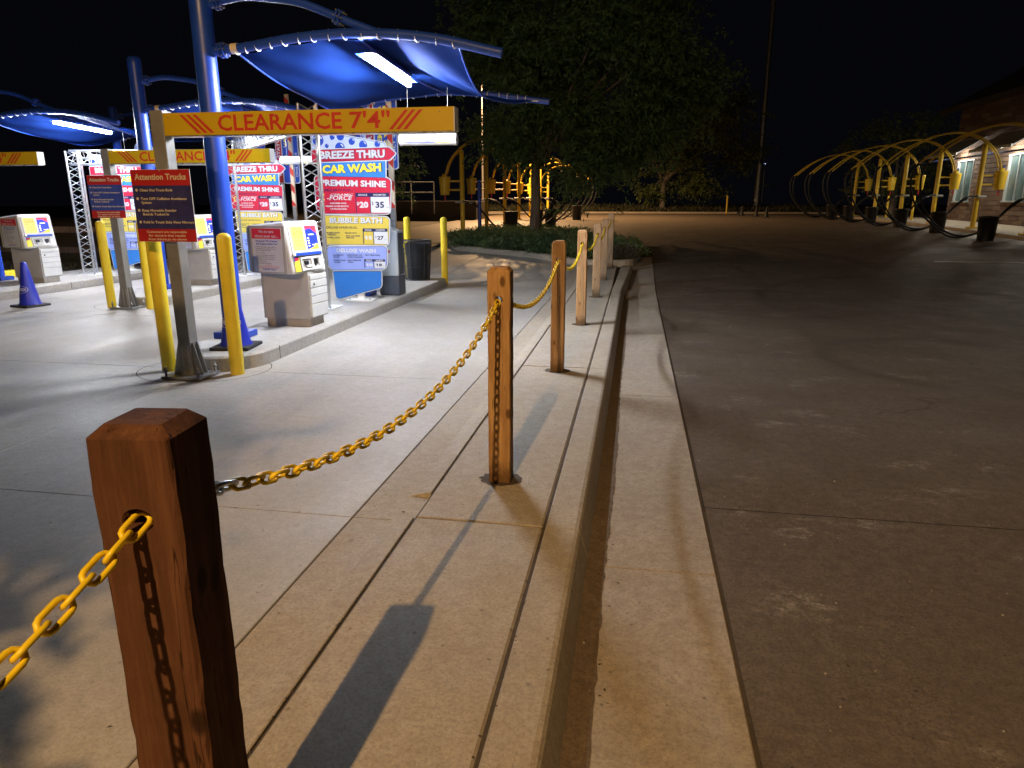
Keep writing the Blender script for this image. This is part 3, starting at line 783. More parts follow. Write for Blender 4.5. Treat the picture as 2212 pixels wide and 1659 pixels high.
# ------------------------------------------------------------------ clearance bars
def clearance(loc, label, lift=0.):
    t = thing('clearance_bar', label, 'clearance bar', loc, 0, 'yellow clearance bars over the lanes')
    MB().bevel_box((0, 0, 1.19), (.125, .125, 2.36), .006).build('post', 'post_grey', t)
    MB().bevel_box((.01, -.02, .02), (.40, .34, .022), .004).build('base_plate', 'galvanised', t)
    for sx in (-1, 1):
        for sy in (-1, 1):
            # gusset plate
            g_ = MB(); g_.prism_xz([(0, 0), (.09, 0), (.014, .30), (0, .30)], -.005, .005)
            o = g_.build('gusset', 'galvanised', t, (sx * .063, sy * .035, .031), (0, 0, 0 if sx > 0 else math.pi))
            o = MB().lathe([(.011, 0), (.011, .045), (.02, .045), (.02, .062), (.011, .062), (.011, .09)], 8).build('anchor_bolt', 'bolt_steel', t, (.01 + sx * .165, -.02 + sy * .135, .031))
    for sx in (-.02, .04):
        MB().bevel_box((sx, -.068, .17), (.016, .012, .28), .003).build('gusset_rib', 'galvanised', t)
    L = 2.575; zc = 2.252 + lift
    bm_ = MB().bevel_box((.065 + L / 2, .0, zc), (L, .13, .185), .006).build('beam', 'bar_yellow', t)
    MB().box((.065 + L + .003, 0, zc), (.008, .126, .181)).build('end_cap', 'white_paint', bm_)
    MB().box((.065 + L / 2, 0, zc - .096), (L - .02, .12, .008)).build('underside', 'aluminium', bm_)
    m_ = MB(); add_text(m_, 'CLEARANCE', .065 + L * .496 - .765, zc - .061, .128, 1.115, 'L', .018, -.0662); m_.build('lettering', 'bar_red', bm_)
    m_ = MB(); add_text(m_, "7'4''", .065 + L * .496 + .765, zc - .061, .128, .345, 'R', .018, -.0662); m_.build('lettering', 'bar_red', bm_)
    for k_ in range(3):
        x = .065 + .16 + k_ * .062
        MB().add([(x, -.0662, zc + .074), (x + .03, -.0662, zc + .074), (x + .19, -.0662, zc - .074), (x + .155, -.0662, zc - .074)], [(3, 2, 1, 0)]).build('stripe', 'bar_red', bm_)
        x = .065 + L - .545 + k_ * .06
        MB().add([(x, -.0662, zc - .074), (x + .032, -.0662, zc - .074), (x + .17, -.0662, zc + .074), (x + .14, -.0662, zc + .074)], [(3, 2, 1, 0)]).build('stripe', 'bar_red', bm_)
    for x in (.12, .4, 1.1, L - .05): MB().lathe([(.007, 0), (.006, .003), (.001, .004)], 8).build('rivet', 'bolt_steel', bm_, (x, -.0655, zc + .055), (R(90), 0, 0))
    return t
cb = clearance((-4.11, 5.77, 0), 'large yellow CLEARANCE 7\'4" bar on a grey post above the front lane')
copy_tree(cb, None, 'smaller yellow CLEARANCE bar behind the blue pole over the second lane', (-7.79, 9.60, 0))
copy_tree(cb, None, 'yellow clearance bar end cut off by the left edge of the picture', (-11.58, 9.60, 0))

# ------------------------------------------------------------------ truck notices
def truck_notice(loc, label, navy):
    t = thing('truck_notice', label, 'sign', loc, 0, 'notices to truck drivers')
    W, H = .575, .62
    b_ = MB().prism_xz([(-W / 2, 0), (W / 2, 0), (W / 2, H), (-W / 2, H)], 0, .006).build('backing', 'white_paint', t)
    def rect(z0, z1, mat, nm): return MB().prism_xz([(-W / 2 + .002, z0), (W / 2 - .002, z0), (W / 2 - .002, z1), (-W / 2 + .002, z1)], -.002, -.0001).build(nm, mat, t)
    hd = rect(.485, .618, 'notice_red', 'header'); bd = rect(.112, .485, navy, 'body'); ft = rect(.002, .112, 'notice_red', 'footer')
    m_ = MB(); add_text(m_, 'Attention Trucks', 0, .532, .052, .50, 'C', .03, -.0035); m_.build('lettering', 'notice_cream', hd)
    m_ = MB()
    for z, ls in ((.435, ['Clean Out Truck Beds']), (.362, ['Turn OFF Collision Avoidance', 'System']), (.262, ['Keep Moveable Running', 'Boards Tucked In']), (.160, ['Fold In Truck Side View Mirrors'])):
        for i, s in enumerate(ls): add_text(m_, s, -.215 + .004 * i, z - i * .033, .022, len(s) * .0160, 'L', .03, -.0035)
        m_.build('lettering', 'notice_cream', bd); m_ = MB()
        c = [(-.245 + .0125 * math.cos(k_ * math.pi / 6), -.0035, z + .011 + .0125 * math.sin(k_ * math.pi / 6)) for k_ in range(12)]
        MB().add(c, [tuple(range(12))]).build('bullet', 'notice_cream', bd)
    m_ = MB()
    for i, s in enumerate(['Customers are responsible', 'for damage that results', 'from failure to do above']): add_text(m_, s, 0, .077 - i * .032, .021, len(s) * .0158, 'C', .03, -.0035)
    m_.build('lettering', 'notice_cream', ft)
    for z in (.012, H - .012): MB().lathe([(.008, 0), (.006, .004), (.001, .005)], 8).build('bolt', 'bolt_steel', t, (0, -.001, z), (R(90), 0, 0))
    return t
truck_notice((-4.115, 5.672, 1.262), 'large red and navy Attention Trucks notice on the front grey post', 'notice_navy')
truck_notice((-7.83, 9.505, 1.375), 'smaller red and blue Attention Trucks notice on the grey post farther back', 'notice_blue')

# ------------------------------------------------------------------ blue traffic cones
def cone(loc, label, rz, grp=True):
    t = thing('traffic_cone', label, 'cone', loc, R(rz), 'blue traffic cones')
    MB().bevel_box((0, 0, .018), (.40, .40, .036), .012).build('base', 'rubber_black', t)
    MB().lathe([(.165, .034), (.158, .05), (.145, .07), (.105, .30), (.062, .56), (.038, .69), (.030, .70), (.024, .695)], 24, capt=False).build('body', 'cone_blue', t)
    m_ = MB(); tmp = MB(); add_text(tmp, 'VER-TECH', 0, .255, .042, .17, 'C', .02, 0)
    for (x, y, z) in tmp.v:
        r = .148 - (z - .07) * .173 + .004; a = x / r; m_.v.append((r * math.sin(a), -r * math.cos(a), z))
    m_.f = tmp.f; m_.sm = tmp.sm; m_.build('lettering', 'white_paint', t)
    pts = []
    for k_ in range(25):
        a = 2 * math.pi * k_ / 24; x = .115 * math.cos(a); z = .275 + .055 * math.sin(a); r = .148 - (z - .07) * .173 + .003
        pts.append((r * math.sin(x / r), -r * math.cos(x / r), z))
    MB().tube(pts, .0022, 4).build('oval_outline', 'white_paint', t)
    return t
cone((-4.02, 6.42, .15), 'blue traffic cone at the foot of the near blue pole, behind a yellow bollard', 8)
cone((-9.47, 9.50, .0), 'blue traffic cone standing alone in the far left lane', -12)
for (x, y, lb) in ((7.76, 44.9, 'nearest and tallest of three small black cones far across the lot'), (7.50, 47.0, 'middle one of three small black cones far across the lot'), (6.95, 49.3, 'leftmost and faintest of three small black cones far across the lot')):
    t = thing('traffic_cone', lb, 'cone', (x, y, lotz(y)), 0, 'small black cones')
    MB().bevel_box((0, 0, .02), (.38, .38, .04), .01).build('base', 'rubber_black', t)
    MB().lathe([(.15, .03), (.13, .08), (.03, .64), (.02, .65)], 14).build('body', 'rubber_black', t)

# ------------------------------------------------------------------ pay kiosks
def kiosk(loc, label, caution):
    t = thing('pay_kiosk', label, 'kiosk', loc, 0, 'pay kiosks')
    MB().bevel_box((.015, .01, .05), (.56, .37, .10), .004).build('plinth', 'kiosk_plinth', t)
    # cabinet: tapering grey housing with a white fronted side of drawers facing the lane
    b_ = MB(); v = [(-.285, -.195, .10), (.31, -.20, .10), (.335, .225, .10), (-.285, .225, .10), (-.285, -.195, .66), (.315, -.20, .66), (.34, .225, .66), (-.285, .225, .66)]
    b_.add(v, [(0, 3, 2, 1), (4, 5, 6, 7), (0, 1, 5, 4), (1, 2, 6, 5), (2, 3, 7, 6), (3, 0, 4, 7)])
    cab = b_.build('cabinet', 'kiosk_grey', t)
    zz = [.115, .275, .37, .465, .56, .625]
    for i in range(5):
        d = MB(); z0, z1 = zz[i] + .003, zz[i + 1] - .003
        d.bevel_box((.337, .010, (z0 + z1) / 2), (.03, .40, z1 - z0), .006, R(-3)); dr = d.build('drawer_front', 'kiosk_white', cab)
        if i == 3: MB().lathe([(.012, 0), (.012, .008), (.004, .010)], 10).build('lock', 'black_plastic', cab, (.352, -.13, (z0 + z1) / 2), (0, R(90), 0))
    # head, turned towards the driver
    b_ = MB().bevel_box((-.02, .015, 0), (.625, .60, .60), .035, 0, 3)
    v2 = []
    for (x, y, z) in b_.v:   # the screen side leans out at its foot, the top slopes to the back
        if x > .1: x += .045 * (-z / .3)
        if z > .1: z -= .05 * max(0, (-x + .1) / .4)
        v2.append((x, y, z))
    b_.v = v2
    head = b_.build('head', 'kiosk_white', t, (-.015, -.05, .945), (0, 0, R(-13)))
    # side panel with the notice
    MB().bevel_box((-.01, -.288, -.02), (.52, .012, .545), .005).build('side_panel', 'kiosk_grey', head)
    po = MB().box((-.012, -.2958, -.025), (.43, .003, .50)).build('poster', 'sign_white', head)
    MB().box((-.012, -.2980, .160), (.425, .002, .115)).build('poster_header', 'poster_red', head)
    m_ = MB(); add_text(m_, 'We do care', -.012, .168, .032, .22, 'C', .03, -.3); add_text(m_, 'about your car...', -.012, .118, .032, .34, 'C', .03, -.3); m_.build('poster_lettering', 'sign_white', head)
    m_ = MB(); add_text(m_, 'However We Cannot', -.012, .066, .022, .32, 'C', .03, -.2985); add_text(m_, 'Be Responsible For', -.012, .034, .022, .31, 'C', .03, -.2985)
    add_text(m_, 'THANK YOU!', -.012, -.258, .022, .20, 'C', .03, -.2985); m_.build('poster_lettering', 'sign_deep_blue', head)
    m_ = MB()
    for z, s, w in ((.004, '• Antennas, Dog Guards, Racks, Mirrors,', .31), (-.017, '  Windshields, License Plates, Running', .29), (-.036, '  Boards, Auxiliary Fuel Tanks', .22), (-.064, '• Items in Truck Bed', .14), (-.090, '• Non-Factory Installed Accessories or', .29), (-.110, '  Anything Beyond Factory Warranty', .27), (-.134, '• Pre-Existing or Unforeseen Damage', .27), (-.158, '• Lost or Missing Items', .16), (-.182, '• Items Damaged by Elements', .22)):
        add_text(m_, s.strip(), -.195 + (.012 if s[0] == ' ' else 0), z, .011, w, 'L', .012, -.2985)
    m_.build('poster_lettering', 'sign_navy', head)
    m_ = MB(); add_text(m_, 'ATTENTION:', -.012, -.204, .011, .10, 'C', .012, -.2985); add_text(m_, 'Failure to Follow Procedures May Result', -.012, -.220, .010, .31, 'C', .01, -.2985); add_text(m_, "in Vehicle Damage & Driver's Liability", -.012, -.236, .010, .29, 'C', .01, -.2985); m_.build('poster_lettering', 'poster_red', head)
    # lane face: built in a frame whose u runs along y and v is up
    MF = Matrix.Translation((.2935, 0, 0)) @ Matrix.Rotation(R(90), 4, 'Z') @ Matrix.Rotation(R(-8.5), 4, 'X')
    def onface(mb, nm, mat):
        mb.v = [tuple(MF @ Vector(p)) for p in mb.v]; return mb.build(nm, mat, head)
    onface(MB().bevel_box((0, -.002, .10), (.50, .02, .34), .008), 'screen_surround', 'kiosk_white')
    onface(MB().bevel_box((-.115, -.0125, .105), (.215, .006, .275), .004), 'screen_glow', 'screen_yellow')
    m_ = MB()
    add_text(m_, 'SURVEILLANCE', -.115, .205, .016, .16, 'C', .01, -.0165); add_text(m_, 'CAUTION', -.115, .150, .036, .18, 'C', .01, -.0165); add_text(m_, 'SCREEN IS ALARMED', -.115, .108, .018, .18, 'C', 0, -.0165)
    add_text(m_, 'DO NOT', -.115, .058, .030, .13, 'C', 0, -.0165); add_text(m_, 'TOUCH', -.115, .012, .030, .12, 'C', 0, -.0165)
    m_.box((-.115, -.0160, .193), (.19, .001, .003)); m_.box((-.115, -.0160, .140), (.19, .001, .003))
    onface(m_, 'screen_lettering', 'screen_text')
    onface(MB().box((.128, -.0125, .105), (.20, .006, .275)), 'advert_panel', 'screen_blue')
    onface(MB().add([(.03, -.0165, .243), (.03, -.0165, .20), (.12, -.0165, .215), (.226, -.0165, .15), (.226, -.0165, .243)], [(0, 1, 2, 3, 4)]), 'advert_band', 'screen_red')
    onface(MB().add([(.03, -.0165, -.03), (.226, -.0165, -.03), (.226, -.0165, .03), (.18, -.0165, .035), (.14, -.0165, -.005)], [(0, 1, 2, 3, 4)]), 'advert_corner', 'sign_letter_yellow')
    m_ = MB()
    for k_ in range(4): m_.box((.06, -.0165, .10 - k_ * .03), (.03, .001, .014))
    m_.box((.12, -.0165, .14), (.10, .001, .012)); m_.box((.15, -.0165, .02), (.07, .001, .010))
    onface(m_, 'advert_marks', 'screen_white')
    onface(MB().bevel_box((0, -.012, -.078), (.52, .035, .035), .01), 'shelf', 'kiosk_white')
    onface(MB().bevel_box((.01, -.0295, -.078), (.46, .006, .034), .002), 'blue_band', 'sign_deep_blue')
    onface(MB().add([(-.25, -.0115, -.10), (-.25, -.0115, -.275), (-.16, -.0115, -.275), (-.165, -.0115, -.10)], [(0, 1, 2, 3)]), 'side_decal', 'sign_letter_yellow')
    onface(MB().add([(-.25, -.0125, -.10), (-.25, -.0125, -.165), (-.165, -.0125, -.11), (-.165, -.0125, -.10)], [(0, 1, 2, 3)]), 'side_decal', 'sign_deep_blue')
    c = [(-.208 + .038 * math.cos(k_ * math.pi / 8), -.0135, -.132 + .018 * math.sin(k_ * math.pi / 8)) for k_ in range(16)]
    onface(MB().add(c, [tuple(range(16))]), 'oval_badge', 'sign_red')
    m_ = MB()   # recess frame around the pay slots
    for c_, d_ in (((-.04, -.012, -.125), (.21, .02, .025)), ((-.04, -.012, -.255), (.21, .02, .03)), ((-.135, -.012, -.19), (.022, .02, .14)), ((.058, -.012, -.19), (.04, .02, .14)), ((.20, -.012, -.19), (.05, .02, .14)), ((.13, -.012, -.125), (.14, .02, .025)), ((.13, -.012, -.25), (.14, .02, .04))): m_.bevel_box(c_, d_, .004)
    onface(m_, 'slot_frame', 'kiosk_white')
    onface(MB().box((-.05, -.006, -.19), (.16, .004, .12)), 'card_recess', 'kiosk_grey')
    onface(MB().bevel_box((-.05, -.016, -.180), (.065, .022, .045), .006), 'card_reader', 'black_plastic')
    onface(MB().bevel_box((-.02, -.018, -.225), (.10, .03, .022), .006), 'receipt_lip', 'kiosk_white')
    onface(MB().bevel_box((.125, -.008, -.178), (.075, .008, .06), .004), 'note_slot', 'black_plastic')
    onface(MB().bevel_box((.115, -.012, -.215), (.022, .014, .04), .004), 'note_tongue', 'black_plastic')
    return t
ko = kiosk((-4.10, 7.86, .15), 'nearest white and grey pay kiosk with a red notice and lit yellow screen', True)
copy_tree(ko, None, 'second pay kiosk, partly hidden behind the blue pole and the large truck notice', (-7.81, 11.60, .15))
copy_tree(ko, None, 'pay kiosk at the far left edge of the picture beside the lone blue cone', (-11.12, 11.42, .15))

# ------------------------------------------------------------------ menu boards
BX, BZ = -4.093, 0.15
def L_(p): return [(a - BX, b_ - BZ) for a, b_ in p]
def menu(loc, label):
    t = thing('menu_board', label, 'menu sign', loc, 0, 'wash menu boards')
    MB().bevel_box((0, .06, .10), (.10, .06, .20), .004).build('stand', 'white_paint', t)
    MB().bevel_box((0, .05, 1.3), (.09, .05, 2.2), .004).build('mast', 'sign_navy', t)
    fp = MB().bevel_box((0, .05, .012), (.42, .24, .022), .004).build('foot_plate', 'white_paint', t)
    for sx in (-.16, .16): MB().lathe([(.012, 0), (.012, .02), (.001, .022)], 6).build('bolt', 'bolt_steel', fp, (sx, .0, .023))
    def panel(nm, poly, mat, rad, y=0., border=.018, line=True):
        poly = roundp(poly, rad, 4)
        p = MB().prism_xz(offset(poly, border), y, y + .018).build(nm, 'sign_white', t)
        if line: MB().prism_xz(offset(poly, .005), y - .002, y - .0002).build('outline', 'sign_navy', p)
        MB().prism_xz(poly, y - .004, y - .0022).build('face', mat, p)
        return p
    def words(p, mat, items, y):
        m_ = MB()
        for it in items:
            m_ = MB(); add_text(m_, *it[:5], y=y, **(it[5] if len(it) > 5 else {})); m_.build('lettering', mat, p)
    def poly_part(p, nm, mat, pts, y): 
        return MB().add([(a - BX, y, b_ - BZ) for a, b_ in pts], [tuple(range(len(pts)))]).build(nm, mat, p)
    def tab(p, x0, x1, xm, z0, z1, zh, facemat, a, b_, y, s):
        MB().add([(x0 - BX, y, z0 - BZ), (x1 - BX, y, z0 - BZ), (x1 - BX, y, z1 - BZ), (x0 - BX, y, z1 - BZ)], [(0, 1, 2, 3)]).build('price_table', 'sign_navy', p)
        poly_part(p, 'price_cell', facemat, [(x0 + .014, z0), (xm - .006, z0), (xm - .006, zh), (x0 + .014, zh)], y - .0008)
        poly_part(p, 'price_cell', 'sign_white', [(xm + .006, z0), (x1, z0), (x1, zh), (xm + .006, zh)], y - .0008)
        zc = (z0 + zh) / 2 - BZ - s * .5
        m_ = MB(); add_text(m_, 'SINGLE', (x0 + xm) / 2 - BX, (zh + z1) / 2 - BZ - .012, .024, (xm - x0) * .62, 'C', .02, y - .0012)
        add_text(m_, 'UNLIMITED', (xm + x1) / 2 - BX, (zh + z1) / 2 - BZ - .012, .024, (x1 - xm) * .66, 'C', .02, y - .0012)
        add_text(m_, a, (x0 + xm) / 2 - BX + .012, zc, s, (xm - x0) * .60, 'C', .05, y - .002); add_text(m_, '$', x0 - BX + .036, zc + s * .45, s * .55, None, 'C', .03, y - .002)
        m_.build('price_lettering', 'sign_white', p)
        m_ = MB(); add_text(m_, b_, (xm + x1) / 2 - BX - .003, zc, s, (x1 - xm) * .46, 'C', .035, y - .0016); add_text(m_, '$', xm - BX + .035, zc + s * .5, s * .5, None, 'C', 0, y - .0016); add_text(m_, '/mo.', x1 - BX - .03, zc, s * .2, .035, 'C', 0, y - .0016)
        m_.build('price_lettering', 'sign_navy', p)
    # bubble header
    p = panel('bubble_panel', L_([(-4.70, 2.34), (-3.585, 2.37), (-3.59, 2.425), (-4.45, 2.575), (-4.70, 2.60)]), 'sign_lilac', [0, 0, .06, .02, .02], 0)
    for (x, z, r) in ((-4.60, 2.48, .085), (-4.38, 2.52, .038), (-4.255, 2.53, .058), (-4.085, 2.455, .048), (-4.27, 2.37, .075), (-3.915, 2.405, .062), (-3.70, 2.415, .042), (-4.47, 2.40, .03)):
        n = 20; pts = [(x + r * math.cos(2 * math.pi * k_ / n), z + r * math.sin(2 * math.pi * k_ / n)) for k_ in range(n)]
        pts = [(a, min(b_, 2.585 - .15 * max(0, a + 4.45) )) for a, b_ in pts]
        poly_part(p, 'bubble', 'sign_deep_blue', pts, -.006)
        hi = [(x + r * .80 * math.cos(a_), z + r * .80 * math.sin(a_)) for a_ in np.linspace(.2, 1.35, 7)] + [(x + r * .52 * math.cos(a_), z + r * .62 * math.sin(a_)) for a_ in np.linspace(1.2, .35, 6)]
        poly_part(p, 'bubble_glint', 'sign_white', [(a, min(b_, 2.58 - .15 * max(0, a + 4.45))) for a, b_ in hi], -.0068)
    p = panel('arrow_panel', L_([(-4.71, 2.179), (-3.525, 2.201), (-3.436, 2.285), (-3.525, 2.363), (-4.71, 2.340)]), 'sign_red', [.01, .02, .01, .02, .01], -.008)
    words(p, 'sign_navy', [('BREEZE THRU', -4.085 - BX, 2.217 - BZ, .112, 1.005, dict(bold=.055, slope=.012))], -.0145)
    words(p, 'sign_white', [('BREEZE THRU', -4.09 - BX, 2.222 - BZ, .110, 1.0, dict(bold=.045, slope=.012))], -.0155)
    p = panel('name_panel', L_([(-4.62, 1.955), (-3.604, 1.935), (-3.596, 2.19), (-4.63, 2.172)]), 'sign_blue', .005, -.002)
    words(p, 'sign_navy', [('CAR WASH', -4.105 - BX, 2.020 - BZ, .122, .925, dict(bold=.06, slope=.028))], -.0085)
    words(p, 'sign_letter_yellow', [('CAR WASH', -4.11 - BX, 2.026 - BZ, .117, .905, dict(bold=.045, slope=.028))], -.0095)
    p = panel('price_panel', L_([(-4.69, 1.50), (-4.60, 1.447), (-3.56, 1.450), (-3.525, 1.92), (-3.60, 1.950), (-4.69, 1.980)]), 'sign_red', [.06, .05, .05, .06, .05, .06], -.004)
    words(p, 'sign_navy', [('PREMIUM SHINE', -4.097 - BX, 1.826 - BZ, .090, 1.015, dict(bold=.05, slope=-.026))], -.0105)
    words(p, 'sign_white', [('PREMIUM SHINE', -4.10 - BX, 1.831 - BZ, .088, 1.01, dict(bold=.04, slope=-.026)), ('CERAMIC', -4.28 - BX, 1.700 - BZ, .03, .36, dict(bold=.005, shear=.2)), ('-FORCE', -4.32 - BX, 1.638 - BZ, .062, .40, dict(bold=.015, shear=.25)),
        ('•HARDENED SHINE', -4.35 - BX, 1.582 - BZ, .022, .26), ('•PREMIER WATER BEADING', -4.37 - BX, 1.540 - BZ, .022, .37), ('•UV PROTECTION', -4.35 - BX, 1.500 - BZ, .022, .26)], -.0115)
    words(p, 'sign_navy', [('BUBBLE BATH PLUS...', -4.36 - BX, 1.762 - BZ, .034, .50, dict(bold=.02))], -.0105)
    words(p, 'sign_letter_yellow', [('C', -4.60 - BX, 1.625 - BZ, .11, .085, dict(bold=.04))], -.0112)
    tab(p, -4.075, -3.553, -3.846, 1.460, 1.742, 1.683, 'sign_red', '20', '35', -.010, .088)
    p = panel('price_panel', L_([(-4.61, 1.04), (-4.57, .997), (-3.64, .995), (-3.60, 1.03), (-3.575, 1.36), (-3.62, 1.395), (-4.63, 1.418)]), 'sign_yellow', [.04, .03, .04, .04, .05, .05, .03], -.001)
    words(p, 'sign_navy', [('BUBBLE BATH', -4.085 - BX, 1.303 - BZ, .082, .83, dict(bold=.05, shear=.05))], -.0075)
    words(p, 'sign_white', [('BUBBLE BATH', -4.09 - BX, 1.307 - BZ, .080, .825, dict(bold=.038, shear=.05))], -.0085)
    words(p, 'sign_navy', [('DELUXE WASH PLUS...', -4.31 - BX, 1.228 - BZ, .031, .51, dict(bold=.012, shear=.2)), ('•BUBBLE BATH', -4.46 - BX, 1.155 - BZ, .019, .22), ('PRESOAK', -4.48 - BX, 1.127 - BZ, .019, .13), ('•WHEEL CLEAN', -4.46 - BX, 1.085 - BZ, .019, .21), ('•SEALER WAX', -4.18 - BX, 1.155 - BZ, .019, .19), ('•MAG CHLORIDE', -4.15 - BX, 1.112 - BZ, .019, .23), ('REMOVER', -4.19 - BX, 1.084 - BZ, .019, .13)], -.0075)
    tab(p, -3.99, -3.605, -3.823, 1.008, 1.232, 1.186, 'sign_yellow', '15', '27', -.007, .055)
    p = panel('price_panel', L_([(-4.56, .67), (-4.50, .612), (-3.70, .640), (-3.645, .69), (-3.632, .94), (-3.67, .973), (-4.54, .955), (-4.575, .92)]), 'sign_periwinkle', .05, -.006)
    words(p, 'sign_white', [('DELUXE WASH', -4.11 - BX, .878 - BZ, .058, .62, dict(bold=.04))], -.0125)
    words(p, 'sign_navy', [('•UNDERBODY', -4.40 - BX, .826 - BZ, .020, .18), ('RINSE', -4.43 - BX, .797 - BZ, .020, .09), ('•TRIPLE FOAM', -4.39 - BX, .750 - BZ, .020, .20), ('POLISH', -4.42 - BX, .721 - BZ, .020, .10), ('•ADDITIONAL TOP', -4.14 - BX, .829 - BZ, .020, .25), ('& SIDE CLEANING', -4.13 - BX, .800 - BZ, .020, .24), ('•HIGH PRESSURE', -4.15 - BX, .753 - BZ, .020, .23), ('SPRAY', -4.20 - BX, .724 - BZ, .020, .09), ('•SPOT FREE RINSE', -3.86 - BX, .832 - BZ, .020, .24)], -.0115)
    tab(p, -3.99, -3.662, -3.838, .652, .783, .748, 'sign_periwinkle', '10', '18', -.0115, .04)
    p = panel('blank_panel', L_([(-4.47, .20), (-4.43, .178), (-3.77, .360), (-3.745, .40), (-3.74, .60), (-4.50, .585)]), 'sign_blue', [.06, .03, .05, .02, .02, .02], .004)
    for (x, z) in ((-4.46, 1.965), (-3.70, 1.945), (-4.43, 1.005), (-3.75, 1.005), (-4.40, .945), (-3.78, .962)): MB().lathe([(.006, 0), (.005, .003), (.001, .004)], 6).build('screw', 'bolt_steel', t, (x - BX, -.012, z - BZ), (R(90), 0, 0))
    return t
mo = menu((-4.093, 9.96, .15), 'largest wash menu board, right of the truss tower and behind the front kiosk')
copy_tree(mo, None, 'second wash menu board, seen between the blue pole and the front kiosk', (-7.82, 13.83, .15))
copy_tree(mo, None, 'leftmost wash menu board, behind the smaller truck notice', (-10.98, 13.72, .15))

# ------------------------------------------------------------------ shade canopies
def spline(pts, n):
    """Catmull-Rom through the points"""
    P = [Vector(p) for p in pts]; P = [2 * P[0] - P[1]] + P + [2 * P[-1] - P[-2]]; out = []
    m_ = len(P) - 3
    for i in range(n + 1):
        u = i / n * m_; k_ = min(int(u), m_ - 1); t = u - k_; a, b_, c, d = P[k_:k_ + 4]
        out.append(.5 * ((2 * b_) + (c - a) * t + (2 * a - 5 * b_ + 4 * c - d) * t * t + (-a + 3 * b_ - 3 * c + d) * t ** 3))
    return out
def flange(parent, p, d, r, mat='pole_blue'):
    d = Vector(d).normalized(); p = Vector(p)
    for s in (-.018, .018): 
        q = d.to_track_quat('Z', 'Y').to_euler()
        MB().lathe([(r, -.009), (r, .009)], 14).build('flange', mat, parent, p + d * s, q)
    for k_ in range(6):
        a = k_ * math.pi / 3; off = d.to_track_quat('Z', 'Y') @ Vector((r * .8 * math.cos(a), r * .8 * math.sin(a), 0))
        rod('bolt', 'bolt_steel', p + off - d * .05, p + off + d * .05, .009, parent, 6)
